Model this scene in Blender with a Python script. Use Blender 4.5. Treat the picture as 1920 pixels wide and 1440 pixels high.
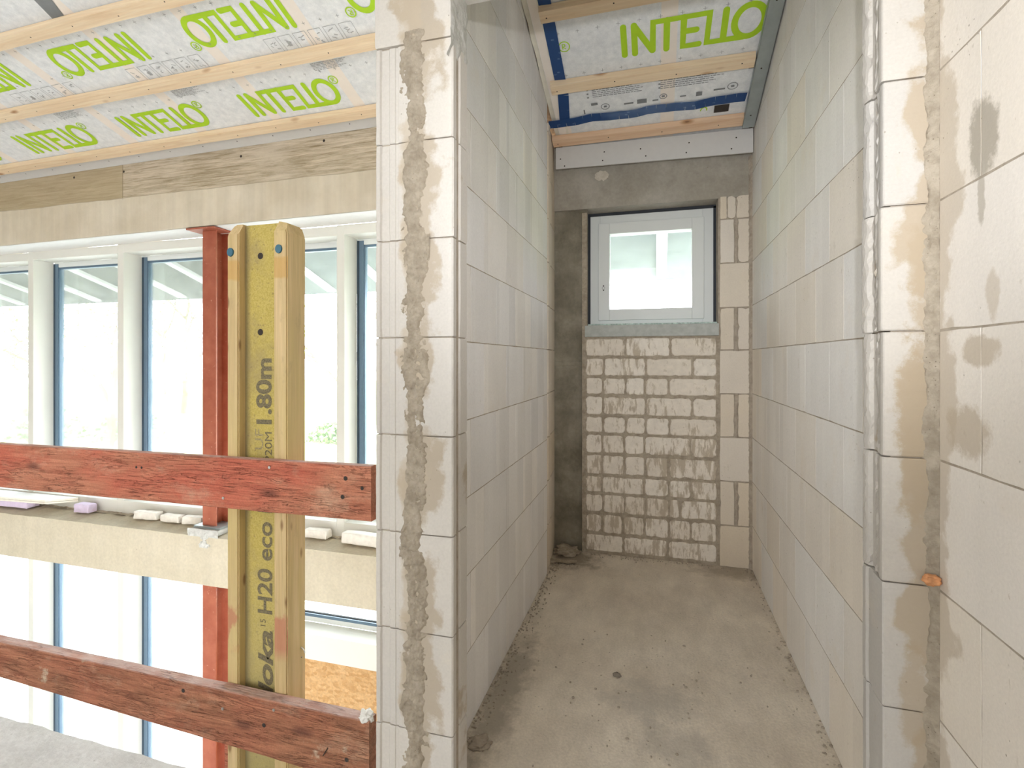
import bpy, bmesh, math, random
from mathutils import Vector, Matrix, noise as MN
random.seed(7)
R = math.radians
sc = bpy.context.scene
for o in list(bpy.data.objects): bpy.data.objects.remove(o)

# ---------------------------------------------------------------- camera
H = 1.1943
cam = bpy.data.cameras.new('camera'); cam_o = bpy.data.objects.new('camera', cam)
sc.collection.objects.link(cam_o); sc.camera = cam_o
cam.sensor_width = 36; cam.lens = 18.0; cam.clip_start = .02; cam.clip_end = 300
cam.shift_y = -46.25/1920
cam_o.location = (0, 0, H); cam_o.rotation_euler = (R(90), 0, R(15.75))
# ---------------------------------------------------------------- view, world, lights
sc.view_settings.view_transform = 'Standard'; sc.view_settings.look = 'None'
sc.view_settings.gamma = 1; sc.view_settings.use_curve_mapping = False
sc.view_settings.exposure = 0.14
sc.render.engine = 'CYCLES'
sc.cycles.use_denoising = True
sc.cycles.max_bounces = 10; sc.cycles.diffuse_bounces = 8; sc.cycles.transparent_max_bounces = 16
sc.cycles.sample_clamp_indirect = 6; sc.cycles.caustics_reflective = False; sc.cycles.caustics_refractive = False
w = bpy.data.worlds.new('overcast_sky'); sc.world = w; w.use_nodes = True
bgn = w.node_tree.nodes['Background']; bgn.inputs[0].default_value = (.93, .97, 1, 1); bgn.inputs[1].default_value = 12.5

def area(name, loc, rot, sx, sy, power, col=(1, 1, 1), portal=False, spread=180):
    l = bpy.data.lights.new(name, 'AREA'); l.shape = 'RECTANGLE'; l.size = sx; l.size_y = sy
    l.energy = power; l.color = col; l.spread = R(spread)
    if portal: l.cycles.is_portal = True
    o = bpy.data.objects.new(name, l); o.location = loc; o.rotation_euler = rot; sc.collection.objects.link(o)
    return o
# daylight through the facade and small window; added fill light behind the camera
area('facade_portal', (-4.3, 3.30, -.3), (R(-90), 0, 0), 8.0, 4.9, 1, portal=True)
area('small_window_portal', (-.04, 3.42, 1.75), (R(-90), 0, 0), .6, .55, 1, portal=True)
area('rear_window_daylight', (-2.6, -3.45, 1.75), (R(90), 0, 0), 5.2, 2.7, 134, (.97, .98, 1))  # added fill light, the rear wall has no opening
fl_ = bpy.data.lights.new('camera_flash', 'SPOT'); fl_.energy = 80.0; fl_.spot_size = R(80); fl_.spot_blend = 1.0; fl_.shadow_soft_size = .02; fl_.color = (.97, .985, 1)
fo_ = bpy.data.objects.new('camera_flash', fl_); fo_.location = (.05, -.06, 1.395); fo_.rotation_euler = (R(90+12), 0, R(-1)); sc.collection.objects.link(fo_)

# ---------------------------------------------------------------- helpers
def link(o): sc.collection.objects.link(o); return o
def tag(o, label=None, cat=None, group=None, kind=None):
    if label: o['label'] = label
    if cat: o['category'] = cat
    if group: o['group'] = group
    if kind: o['kind'] = kind
    return o
def empty(name, loc):
    o = bpy.data.objects.new(name, None); o.location = loc; o.empty_display_size = .05; return link(o)
def wloc(o):
    v = Vector((0, 0, 0))
    while o: v += o.location; o = o.parent
    return v
def obj(name, bm, mat, parent=None, smooth=False, origin=True):
    """one mesh object from a bmesh in world coordinates"""
    bm.normal_update()
    me = bpy.data.meshes.new(name)
    if parent is not None: off = wloc(parent)
    elif origin and bm.verts:
        xs = [v.co.x for v in bm.verts]; ys = [v.co.y for v in bm.verts]; zs = [v.co.z for v in bm.verts]
        off = Vector(((min(xs)+max(xs))/2, (min(ys)+max(ys))/2, min(zs)))
    else: off = Vector((0, 0, 0))
    for v in bm.verts: v.co -= off
    bm.to_mesh(me); bm.free()
    if smooth:
        for p in me.polygons: p.use_smooth = True
    mats = mat if isinstance(mat, (list, tuple)) else [mat]
    for m in mats: me.materials.append(m)
    o = bpy.data.objects.new(name, me); link(o)
    if parent is not None: o.parent = parent
    else: o.location = off
    return o
NB = bmesh.new
def fbm(p, sc_=1.0, oct_=4):
    return MN.fractal(Vector(p)*sc_, 1.0, 2.0, oct_)
def box(bm, x0, x1, y0, y1, z0, z1, bev=0.0, mi=0):
    vs = [bm.verts.new(c) for c in ((x0,y0,z0),(x1,y0,z0),(x1,y1,z0),(x0,y1,z0),(x0,y0,z1),(x1,y0,z1),(x1,y1,z1),(x0,y1,z1))]
    fs = [bm.faces.new([vs[i] for i in f]) for f in ((0,3,2,1),(4,5,6,7),(0,1,5,4),(1,2,6,5),(2,3,7,6),(3,0,4,7))]
    for f in fs: f.material_index = mi
    if bev > 0:
        es = list({e for f in fs for e in f.edges})
        bmesh.ops.bevel(bm, geom=es, offset=bev, segments=2, affect='EDGES', profile=.6)
    return vs
def quad(bm, a, b, c, d, mi=0):
    f = bm.faces.new([bm.verts.new(p) for p in (a, b, c, d)]); f.material_index = mi; return f
def prism(bm, pts, axis_vec, cap=True):
    """closed polygon pts (3-D) swept by axis_vec"""
    a = [bm.verts.new(p) for p in pts]; b = [bm.verts.new(Vector(p)+Vector(axis_vec)) for p in pts]
    n = len(pts)
    for i in range(n): bm.faces.new((a[i], a[(i+1) % n], b[(i+1) % n], b[i]))
    if cap: bm.faces.new(a[::-1]); bm.faces.new(b)
def tube(bm, pts, rads, n=8, cap=True):
    rings = []
    for i, p in enumerate(pts):
        p = Vector(p); t = (Vector(pts[min(i+1, len(pts)-1)])-Vector(pts[max(i-1, 0)])).normalized()
        up = Vector((0, 0, 1)) if abs(t.z) < .9 else Vector((1, 0, 0))
        s = t.cross(up).normalized(); q = s.cross(t)
        r = rads[i] if isinstance(rads, (list, tuple)) else rads
        rings.append([bm.verts.new(p+s*(r*math.cos(2*math.pi*k/n))+q*(r*math.sin(2*math.pi*k/n))) for k in range(n)])
    for a, b in zip(rings, rings[1:]):
        for k in range(n): bm.faces.new((a[k], a[(k+1) % n], b[(k+1) % n], b[k]))
    if cap: bm.faces.new(rings[0][::-1]); bm.faces.new(rings[-1])
def panel(bm, O, U, V, N, u0, u1, v0, v1, gap=.0013, depth=.012, bev=.0005, jit=.0004, step=.045, chip=0.0, seed=0, gapv=None):
    """one block face: jittered outline, small arris, sides running back into the wall"""
    O, U, V, N = map(Vector, (O, U, V, N)); rd = random.Random(seed)
    u0 += gapv if gapv is not None else gap; u1 -= gapv if gapv is not None else gap; v0 += gap; v1 -= gap
    if u1-u0 < .01 or v1-v0 < .01: return
    pts = []
    def run(a, b):
        n = max(1, int((Vector(b)-Vector(a)).length/step))
        for i in range(n):
            t = i/n; pts.append((a[0]+(b[0]-a[0])*t, a[1]+(b[1]-a[1])*t))
    c = [(u0, v0), (u1, v0), (u1, v1), (u0, v1)]
    for i in range(4): run(c[i], c[(i+1) % 4])
    cu, cv = (u0+u1)/2, (v0+v1)/2
    top, mid, bot = [], [], []
    for (a, b) in pts:
        j = abs(rd.gauss(0, jit)) + (chip*rd.random() if rd.random() < .12 and chip else 0)
        corner = (abs(a-u0) < 1e-6 or abs(a-u1) < 1e-6) and (abs(b-v0) < 1e-6 or abs(b-v1) < 1e-6)
        if corner: j += bev
        def ins(d):
            return (min(max(a, u0+d), u1-d), min(max(b, v0+d), v1-d))
        p = ins(j+bev); q = ins(j)
        top.append(bm.verts.new(O+U*p[0]+V*p[1])); mid.append(bm.verts.new(O+U*q[0]+V*q[1]-N*bev*.9))
        bot.append(bm.verts.new(O+U*q[0]+V*q[1]-N*depth))
    n = len(pts); flip = U.cross(V).dot(N) < 0
    def F(vs): bm.faces.new(vs[::-1] if flip else vs)
    F(top)
    for i in range(n):
        k = (i+1) % n
        F([mid[i], mid[k], top[k], top[i]]); F([bot[i], bot[k], mid[k], mid[i]])
def profile_block(bm, poly, z0, z1, ch=.0025, step=.02, amp=.0008, rough=None, seed=0):
    """block from a plan outline poly [(x,y)..] (counter-clockwise), arrised top and bottom, slightly uneven faces"""
    cx = sum(p[0] for p in poly)/len(poly); cy = sum(p[1] for p in poly)/len(poly)
    zs = [z0, z0+ch] + [z0+ch+(z1-z0-2*ch)*i/max(1, int((z1-z0)/step)) for i in range(1, int((z1-z0)/step))] + [z1-ch, z1]
    rings = []
    for k, z in enumerate(zs):
        ins = ch if k in (0, len(zs)-1) else 0
        ring = []
        for (x, y) in poly:
            d = Vector((cx-x, cy-y)); L = d.length or 1
            a = amp
            if rough and rough(x, y): a = rough(x, y)
            e = abs(fbm((x*37+seed*3.1, y*37, z*22), 1, 4))*a*1.6
            if k in (1, len(zs)-2): e += abs(fbm((x*60, y*60, z*9+seed), 1, 2))*.003
            ring.append(bm.verts.new((x+d.x/L*(ins+e), y+d.y/L*(ins+e), z)))
        rings.append(ring)
    n = len(poly)
    for a, b in zip(rings, rings[1:]):
        for i in range(n): bm.faces.new((a[i], a[(i+1) % n], b[(i+1) % n], b[i]))
    bm.faces.new(rings[0][::-1]); bm.faces.new(rings[-1])
def smear(bm, O, U, V, N, w, L, nu, nv, hfun):
    """mortar field: a grid patch whose height over the wall is hfun(u,v); sinks behind the wall where negative"""
    O, U, V, N = map(Vector, (O, U, V, N)); g = []
    for j in range(nv+1):
        row = []
        for i in range(nu+1):
            u = -w/2+w*i/nu; v = L*j/nv
            row.append(bm.verts.new(O+U*u+V*v+N*hfun(u, v)))
        g.append(row)
    flip = U.cross(V).dot(N) < 0
    for j in range(nv):
        for i in range(nu):
            f = [g[j][i], g[j][i+1], g[j+1][i+1], g[j+1][i]]
            bm.faces.new(f[::-1] if flip else f)

# ---------------------------------------------------------------- materials
class G:
    def __init__(s, name):
        s.m = bpy.data.materials.new(name); s.m.use_nodes = True; s.t = s.m.node_tree
        s.t.nodes.clear(); s.out = s.t.nodes.new('ShaderNodeOutputMaterial')
        s.b = s.t.nodes.new('ShaderNodeBsdfPrincipled'); s.t.links.new(s.b.outputs[0], s.out.inputs[0])
        s.geo = s.t.nodes.new('ShaderNodeNewGeometry'); s.P = s.geo.outputs['Position']
        s.xyz = s.n('ShaderNodeSeparateXYZ', {0: s.P}).outputs
    def n(s, typ, ins={}, **props):
        nd = s.t.nodes.new(typ)
        for k, v in props.items(): setattr(nd, k, v)
        for k, v in ins.items(): s.set(nd.inputs[k], v)
        return nd
    def set(s, inp, v):
        if isinstance(v, bpy.types.NodeSocket): s.t.links.new(v, inp)
        else:
            if isinstance(v, (tuple, list)) and len(v) == 3 and inp.type == 'RGBA': v = (*v, 1)
            inp.default_value = v
    def math(s, op, a, b=0.0, c=0.0, clamp=False):
        return s.n('ShaderNodeMath', {0: a, 1: b, 2: c}, operation=op, use_clamp=clamp).outputs[0]
    def add(s, a, b): return s.math('ADD', a, b)
    def sub(s, a, b): return s.math('SUBTRACT', a, b)
    def mul(s, a, b): return s.math('MULTIPLY', a, b)
    def scale(s, v, vec): return s.n('ShaderNodeVectorMath', {0: v, 1: vec}, operation='MULTIPLY').outputs[0]
    def noise(s, scale=5, detail=4, rough=.55, stretch=None, off=None, dist=0.0):
        v = s.P
        if stretch: v = s.scale(v, stretch)
        if off: v = s.n('ShaderNodeVectorMath', {0: v, 1: off}, operation='ADD').outputs[0]
        return s.n('ShaderNodeTexNoise', {'Vector': v, 'Scale': scale, 'Detail': detail, 'Roughness': rough, 'Distortion': dist}).outputs[0]
    def ramp(s, f, a, b, lo=0.0, hi=1.0, smooth=False):
        return s.n('ShaderNodeMapRange', {'Value': f, 'From Min': a, 'From Max': b, 'To Min': lo, 'To Max': hi},
                   interpolation_type='SMOOTHSTEP' if smooth else 'LINEAR', clamp=True).outputs[0]
    def mix(s, f, a, b, blend='MIX'):
        nd = s.t.nodes.new('ShaderNodeMix'); nd.data_type = 'RGBA'; nd.blend_type = blend
        s.set(nd.inputs[0], f)
        s.set(nd.inputs[6], a); s.set(nd.inputs[7], b); return nd.outputs[2]
    def gain(s, col, f):
        return s.n('ShaderNodeVectorMath', {0: col, 'Scale': f}, operation='SCALE').outputs[0]
    def bump(s, h, strength=.5, dist=.002):
        s.t.links.new(s.n('ShaderNodeBump', {'Height': h, 'Strength': strength, 'Distance': dist}).outputs[0], s.b.inputs['Normal'])
    def done(s, col, rough=.9, metal=0.0, spec=None):
        s.set(s.b.inputs['Base Color'], col); s.set(s.b.inputs['Roughness'], rough); s.b.inputs['Metallic'].default_value = metal
        if spec is not None: s.b.inputs['Specular IOR Level'].default_value = spec
        return s.m
def plain(name, col, rough=.6, metal=0.0, var=.06, bump=0.0, scale=30):
    g = G(name); n = g.noise(scale, 4)
    c = g.gain(g.mix(0.0, col, col), g.ramp(n, .3, .7, 1-var, 1+var))
    if bump: g.bump(n, .4, bump)
    return g.done(c, rough, metal)

def block_mat(name, base=(.80, .765, .72), alt=(.80, .735, .655), axis=1, band=.135, lines=(), blobs=(), warm=(.74, .62, .47), bands=.05, speck=.5):
    g = G(name); isl = g.geo.outputs['Random Per Island']
    c = g.mix(g.ramp(isl, .25, .95), base, alt)
    # tonal bands across the length of each block (pressing marks of the block factory)
    cell = g.math('FLOOR', g.math('DIVIDE', g.xyz[axis], band)); cz = g.math('FLOOR', g.math('DIVIDE', g.xyz[2], .25))
    wn = g.n('ShaderNodeTexWhiteNoise', {'Vector': g.n('ShaderNodeCombineXYZ', {0: cell, 1: cz, 2: isl}).outputs[0]}, noise_dimensions='3D').outputs[0]
    st = g.noise(9, 3, .6, stretch=(1, 1, .04))
    f = g.mul(g.ramp(wn, 0, 1, 1-bands, 1+bands*.4), g.ramp(st, .3, .7, .97, 1.02))
    f = g.mul(f, g.ramp(g.noise(3.5, 5), .3, .75, .95, 1.03))
    f = g.mul(f, g.ramp(g.noise(160, 3), .3, .7, .96, 1.03))
    c = g.gain(c, f)
    # light sand coloured cloudy staining
    cl = g.ramp(g.noise(4.2, 6, .62, off=(3, 1, 2)), .56, .74, 0, .45, True)
    c = g.mix(cl, c, g.mix(.5, c, warm))
    # grey scuffs and dark pin holes
    v = g.n('ShaderNodeTexVoronoi', {'Vector': g.P, 'Scale': 55.0}).outputs['Distance']
    pit = g.mul(g.ramp(v, .06, .11, 1, 0), g.ramp(g.noise(7, 3, off=(9, 4, 1)), .56, .62))
    c = g.mix(g.mul(pit, speck), c, (.30, .25, .19))
    sc2 = g.ramp(g.noise(14, 5, .7, stretch=(1, 1, .35), off=(1, 8, 5)), .66, .74, 0, .35*speck+.1)
    c = g.mix(sc2, c, (.52, .46, .37))
    nz = g.noise(17, 8, .72, off=(5, 5, 5)); nz2 = g.noise(5.5, 3, .55, off=(2, 7, 3))
    for (ax, c0, wdt, col, st_) in lines:
        d = g.math('DIVIDE', g.math('ABSOLUTE', g.sub(g.xyz[ax], c0)), wdt)
        m = g.ramp(g.sub(g.add(g.mul(nz, 2.0), g.sub(g.mul(nz2, 5.5), 3.05)), d), -.05, .30, 0, st_)
        c = g.mix(m, c, col)
    for (p, r, col, st_) in blobs:
        dv = g.n('ShaderNodeVectorMath', {0: g.P, 1: p}, operation='SUBTRACT').outputs[0]
        dv = g.scale(dv, (1/r[0], 1/r[1], 1/r[2])); d = g.n('ShaderNodeVectorMath', {0: dv}, operation='LENGTH').outputs['Value']
        m = g.ramp(g.sub(g.add(g.mul(nz, 1.9), .05), d), 0, .30, 0, st_)
        c = g.mix(m, c, col)
    hgt = g.add(g.mul(g.noise(60, 7, .7), .7), g.mul(pit, -1.2))
    sm = g.mul(g.ramp(g.noise(42, 6, .7, stretch=(1, 1, .5), off=(6, 2, 8)), .63, .67), g.ramp(g.noise(6, 3, off=(2, 2, 6)), .5, .6))
    c = g.mix(g.mul(sm, .55*speck), c, (.40, .34, .26)); g.bump(hgt, .5, .002)
    return g.done(c, .93, spec=.25)

TAN = (.40, .325, .235); TAN2 = (.50, .42, .32); GREY = (.46, .43, .38)
M = {}
M['blk_left'] = block_mat('aerated_block_left', base=(.84, .825, .825), alt=(.87, .835, .80), axis=1, bands=.10, speck=.35)
M['blk_right'] = block_mat('aerated_block_right', base=(.86, .84, .815), alt=(.85, .785, .70), axis=1, bands=.05, speck=.9)
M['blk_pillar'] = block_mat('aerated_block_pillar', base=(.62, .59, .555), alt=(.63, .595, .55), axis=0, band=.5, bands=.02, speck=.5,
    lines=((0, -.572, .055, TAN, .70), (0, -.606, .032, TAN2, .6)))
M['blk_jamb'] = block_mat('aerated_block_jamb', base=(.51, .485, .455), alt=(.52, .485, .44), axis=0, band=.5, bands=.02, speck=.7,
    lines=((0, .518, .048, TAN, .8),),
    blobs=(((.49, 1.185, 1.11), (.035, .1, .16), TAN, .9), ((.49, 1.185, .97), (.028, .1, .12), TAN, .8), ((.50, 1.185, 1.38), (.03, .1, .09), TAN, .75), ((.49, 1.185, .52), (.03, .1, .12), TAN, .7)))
M['blk_near'] = block_mat('aerated_block_near', base=(.82, .77, .715), alt=(.80, .73, .64), axis=1, band=.7, bands=.02, speck=.8,
    lines=((1, 1.165, .045, TAN2, .6),),
    blobs=(((.5245, 1.035, 1.565), (.1, .05, .075), (.40, .36, .30), .9), ((.5245, 1.04, 1.475), (.1, .012, .07), (.46, .42, .36), .8), ((.5245, 1.05, 1.21), (.1, .06, .03), TAN2, .7),
           ((.5245, 1.08, 1.07), (.1, .07, .05), TAN2, .7), ((.5245, 1.01, 1.30), (.1, .02, .05), TAN2, .5)))
def mortar_mat(name, col=(.50, .435, .345), col2=(.60, .53, .43), bs=.004):
    g = G(name); n = g.noise(26, 7, .68); c = g.mix(g.ramp(n, .38, .62), col, col2)
    v = g.n('ShaderNodeTexVoronoi', {'Vector': g.P, 'Scale': 130.0}).outputs['Distance']
    c = g.mix(g.mul(g.ramp(v, .05, .2, 1, 0), g.ramp(g.noise(30, 3), .5, .6)), c, (.17, .14, .10))
    g.bump(g.add(g.noise(70, 8, .75), g.mul(n, .7)), .9, bs)
    return g.done(c, .95, spec=.2)
M['mortar'] = mortar_mat('mortar_sandy', (.36, .305, .235), (.50, .435, .35), .006)
M['mortar_pale'] = mortar_mat('mortar_pale', (.60, .55, .47), (.68, .63, .55))
M['mortar_dark'] = mortar_mat('joint_filling', (.36, .31, .25), (.47, .41, .34), .002)
M['mortar_grey'] = mortar_mat('mortar_grey', (.50, .50, .47), (.62, .61, .58))
M['mortar_sill'] = plain('sill_mortar', (.45, .47, .45), .9, var=.12, bump=.001)

def floor_mat():
    g = G('concrete_floor_raw'); n1 = g.noise(2.2, 6, .6); n2 = g.noise(11, 6, .62, stretch=(1, .45, 1)); n3 = g.noise(120, 4)
    c = g.mix(g.ramp(n1, .33, .68), (.66, .585, .49), (.79, .72, .62))
    c = g.gain(c, g.mul(g.ramp(n2, .3, .7, .88, 1.08), g.ramp(n3, .3, .7, .9, 1.07)))
    v = g.n('ShaderNodeTexVoronoi', {'Vector': g.P, 'Scale': 34.0, 'Randomness': 1.0}).outputs['Distance']
    sp = g.mul(g.ramp(v, .04, .12, 1, 0), g.ramp(g.noise(5, 3, off=(4, 4, 4)), .52, .6))
    c = g.mix(g.mul(sp, .75), c, (.15, .12, .09))
    # grey dust patch in the middle, dirt along the left wall
    for p, r, col, s_ in (((-.02, 1.86, 0), (.20, .15, 1), (.38, .36, .33), .45), ((.06, 1.66, 0), (.16, .12, 1), (.36, .34, .31), .4), ((-.53, 1.75, 0), (.11, .55, 1), (.30, .27, .22), .7), ((-.50, 3.05, 0), (.25, .22, 1), (.26, .22, .17), .8), ((.42, 3.1, 0), (.3, .14, 1), (.30, .25, .19), .6)):
        dv = g.scale(g.n('ShaderNodeVectorMath', {0: g.P, 1: p}, operation='SUBTRACT').outputs[0], (1/r[0], 1/r[1], 0))
        d = g.n('ShaderNodeVectorMath', {0: dv}, operation='LENGTH').outputs['Value']
        c = g.mix(g.ramp(g.sub(g.mul(g.noise(13, 6, .7, off=(7, 1, 1)), 1.8), d), 0, .55, 0, s_), c, col)
    g.bump(g.add(g.mul(n2, .8), g.add(g.mul(n3, .25), g.mul(g.noise(38, 6, .65, stretch=(1, .5, 1)), .6))), .7, .006)
    return g.done(c, .9, spec=.3)
M['floor'] = floor_mat()
def conc(name, a, b, scale=3, dark=0.0, streak=0.0, bump=.002):
    g = G(name); c = g.mix(g.ramp(g.noise(scale, 7, .65), .35, .66), a, b)
    c = g.gain(c, g.ramp(g.noise(60, 5), .3, .7, .93, 1.06))
    if streak: c = g.gain(c, g.ramp(g.noise(10, 4, .6, stretch=(1, 1, .06)), .35, .65, 1-streak, 1+streak*.5))
    v = g.n('ShaderNodeTexVoronoi', {'Vector': g.P, 'Scale': 22.0}).outputs['Distance']
    c = g.mix(g.mul(g.ramp(v, .04, .09, 1, 0), g.ramp(g.noise(4, 2), .52, .56, 0, .6)), c, (.18, .15, .11))
    if dark: c = g.mix(g.ramp(g.noise(5.5, 7, .7, off=(3, 3, 3)), .5, .68, 0, dark), c, (.20, .175, .13))
    g.bump(g.noise(50, 6, .65), .5, bump)
    return g, c
g, c = conc('concrete_column_dark', (.17, .15, .11), (.32, .29, .23), 6, .6); M['conc_dark'] = g.done(c, .88)
g, c = conc('concrete_lintel', (.33, .30, .25), (.45, .42, .37), 3.5, .3); M['conc_mid'] = g.done(c, .88)
g, c = conc('concrete_slab_edge', (.52, .46, .345), (.58, .52, .405), 2.5, .0, .05); M['conc_cream'] = g.done(c, .85)
g, c = conc('concrete_landing_edge', (.50, .49, .47), (.62, .61, .59), 7, .25, 0, .006); M['conc_edge'] = g.done(c, .92)
def ring_mat():
    g = G('concrete_ring_beam')
    low = g.gain(g.mix(g.ramp(g.noise(3, 6, .6), .35, .65), (.60, .525, .41), (.71, .64, .53)), g.ramp(g.noise(16, 4, .6, stretch=(1, 1, .05)), .35, .65, .93, 1.04))
    gr = g.noise(7, 7, .7, stretch=(.5, 1, 9), dist=.6)
    up = g.mix(g.ramp(gr, .36, .64), (.30, .235, .145), (.66, .57, .45))
    up = g.mix(g.ramp(g.noise(3.2, 6, .65, stretch=(.7, 1, 2)), .5, .66, 0, .7), up, (.64, .56, .45))
    up2 = g.mix(g.ramp(gr, .3, .7), (.37, .29, .18), (.53, .44, .30))
    seam = g.ramp(g.xyz[0], -3.705, -3.700)
    up = g.mix(seam, up2, up)
    # formwork board edge: upper boards end at this height, wavy
    e = g.add(g.xyz[2], g.mul(g.sub(g.noise(2.5, 3, stretch=(1, 0, 0)), .5), .03))
    c = g.mix(g.ramp(e, 2.355, 2.362), low, up)
    ln = g.mul(g.ramp(g.math('ABSOLUTE', g.sub(e, 2.357)), .0015, .004, 1, 0), .5)
    ln2 = g.mul(g.mul(g.ramp(g.math('ABSOLUTE', g.sub(g.xyz[0], -3.702)), .002, .006, 1, 0), g.ramp(g.xyz[2], 2.34, 2.36)), .7)
    c = g.mix(g.math('MAXIMUM', ln, ln2), c, (.24, .19, .12))
    g.bump(g.add(g.mul(gr, g.ramp(e, 2.35, 2.36)), g.mul(g.noise(50, 5), .5)), .6, .006)
    return g.done(c, .88)
M['ring'] = ring_mat()
def wood(name, light, dark, axis=0, knots=.8, grain=1.0, rough=.7, k=1.0):
    g = G(name); st = [28, 28, 28]; st[axis] = 1.6
    n = g.noise(1.0*grain, 6, .62, stretch=tuple(st), dist=1.2)
    st2 = [160, 160, 160]; st2[axis] = 5
    n2 = g.noise(1.0, 3, .6, stretch=tuple(st2))
    c = g.mix(g.ramp(n, .36, .66), light, dark); c = g.gain(c, g.ramp(n2, .3, .7, .94, 1.04))
    if knots:
        sv = [9.0, 9.0, 9.0]; sv[axis] = 3.6
        v = g.n('ShaderNodeTexVoronoi', {'Vector': g.scale(g.P, tuple(sv)), 'Scale': k}).outputs['Distance']
        c = g.mix(g.ramp(v, .07, .16, knots, 0), c, (.42, .20, .08)); c = g.mix(g.ramp(v, .03, .06, knots, 0), c, (.20, .09, .04))
    g.bump(g.add(n, n2), .25, .001)
    return g, c
g, c = wood('pine_batten', (.86, .70, .50), (.76, .56, .36)); M['pine'] = g.done(c, .65)
g, c = wood('pine_batten_reddish', (.82, .60, .42), (.72, .46, .29)); M['pine_red'] = g.done(c, .65)
def redboard(name, wear, brown):
    g = G(name); gr = g.noise(1, 7, .68, stretch=(2.2, 30, 34), dist=2.2); fine = g.noise(1, 4, .6, stretch=(8, 200, 230))
    base = g.mix(g.ramp(gr, .34, .66), (.38, .135, .08), (.58, .25, .155)) if not brown else g.mix(g.ramp(gr, .34, .66), (.22, .09, .05), (.44, .20, .115))
    red = g.mix(g.ramp(fine, .3, .7), (.42, .075, .05), (.56, .16, .10))
    c = g.mix(g.ramp(g.noise(3.1, 5, .6, stretch=(1, 1, 2.2)), .44, .62, 0, .75 if not brown else .22), base, red)
    c = g.mix(g.ramp(g.noise(5, 6, .7, stretch=(1, 1, 1.8), off=(2, 6, 1)), .53, .72, 0, wear), c, (.58, .40, .28))
    if brown: c = g.mix(g.ramp(g.noise(9, 5, .6, off=(1, 3, 9)), .64, .70, 0, .7), c, (.58, .48, .36))
    v = g.n('ShaderNodeTexVoronoi', {'Vector': g.scale(g.P, (3.1, 3.1, 8.0)), 'Scale': 1.0}).outputs['Distance']
    c = g.mix(g.ramp(v, .05, .14, .75, 0), c, (.13, .05, .035))
    c = g.gain(c, g.ramp(fine, .25, .75, .84, 1.1))
    ck = g.mul(g.ramp(g.math('ABSOLUTE', g.sub(g.noise(1, 5, .7, stretch=(5, 60, 60), dist=1.5, off=(3, 1, 2)), .5)), .0, .010, 1, 0), g.ramp(g.noise(6, 4, .6, stretch=(1, 1, 2)), .42, .58))
    c = g.mix(g.mul(ck, .38), c, (.16, .07, .045)); c = g.gain(c, g.ramp(g.noise(190, 4, .7), .3, .7, 1.02, 1.34))
    # bleached upper edge where paint has worn off
    top = g.ramp(g.n('ShaderNodeSeparateXYZ', {0: g.geo.outputs['Normal']}).outputs[2], .6, .9)
    c = g.mix(g.mul(top, g.ramp(g.noise(30, 4, stretch=(.4, 1, 1)), .35, .6, .35, .85)), c, (.62, .46, .42))
    g.bump(g.add(g.add(gr, g.mul(fine, .8)), g.add(g.mul(ck, -1.0), g.mul(g.noise(120, 5, .7), .6))), 1.0, .004)
    return g.done(c, .8, spec=.3)
M['red1'] = redboard('red_glazed_plank', .55, False); M['red2'] = redboard('brown_weathered_plank', .5, True)
def h20(name, web):
    g = G(name)
    if web:
        n = g.noise(240, 3, .6); big = g.noise(7, 6, .65)
        c = g.mix(g.ramp(n, .35, .65), (.46, .36, .085), (.58, .47, .15))
        c = g.mix(g.ramp(big, .45, .68, 0, .7), c, (.34, .27, .14))
        c = g.mix(g.ramp(g.noise(90, 4, off=(3, 2, 1)), .62, .66, 0, .5), c, (.22, .16, .08))
        # darker strip of the web along the left flange
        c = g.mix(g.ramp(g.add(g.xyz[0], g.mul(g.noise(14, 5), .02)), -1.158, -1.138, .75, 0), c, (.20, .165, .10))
        c = g.mix(g.ramp(g.xyz[2], .62, .15, 0, .55), c, (.42, .37, .21))
        g.bump(n, .4, .001)
    else:
        st = g.noise(1, 6, .65, stretch=(34, 34, 1.4), dist=.8); fine = g.noise(1, 3, .6, stretch=(220, 220, 6))
        c = g.mix(g.ramp(st, .34, .66), (.70, .53, .30), (.53, .39, .19)); c = g.gain(c, g.ramp(fine, .3, .7, .9, 1.06))
        c = g.mix(g.ramp(g.noise(2.4, 5, .6, stretch=(3, 3, 1)), .42, .62, 0, .6), c, (.62, .49, .21))
        c = g.mix(g.ramp(g.noise(9, 5, .7, stretch=(2, 2, 1), off=(4, 1, 1)), .6, .75, 0, .5), c, (.36, .27, .16))
        ny_ = g.ramp(g.n('ShaderNodeSeparateXYZ', {0: g.geo.outputs['Normal']}).outputs[1], -.95, -.8, 1, 0)
        c = g.mix(g.mul(g.mul(g.ramp(g.math('ABSOLUTE', g.sub(g.add(g.xyz[2], g.mul(g.noise(30, 4), .02)), 1.465)), .026, .034, 1, 0), ny_), .6), c, (.58, .33, .09))
        z = g.mul(g.ramp(g.math('ABSOLUTE', g.sub(g.xyz[2], .42)), .045, .085, 1, 0), g.ramp(g.noise(16, 5, stretch=(1, 1, .6)), .48, .56, 0, .7))
        c = g.mix(g.mul(z, ny_), c, (.48, .17, .11))
        v = g.n('ShaderNodeTexVoronoi', {'Vector': g.scale(g.P, (20, 20, 7)), 'Scale': 1.0}).outputs['Distance']
        c = g.mix(g.ramp(v, .08, .16, .8, 0), c, (.24, .13, .06))
        g.bump(g.add(st, fine), .4, .002)
    return g.done(c, .75, spec=.3)
M['h20web'] = h20('glazed_particle_board', True); M['h20fl'] = h20('glazed_spruce_flange', False)
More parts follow.
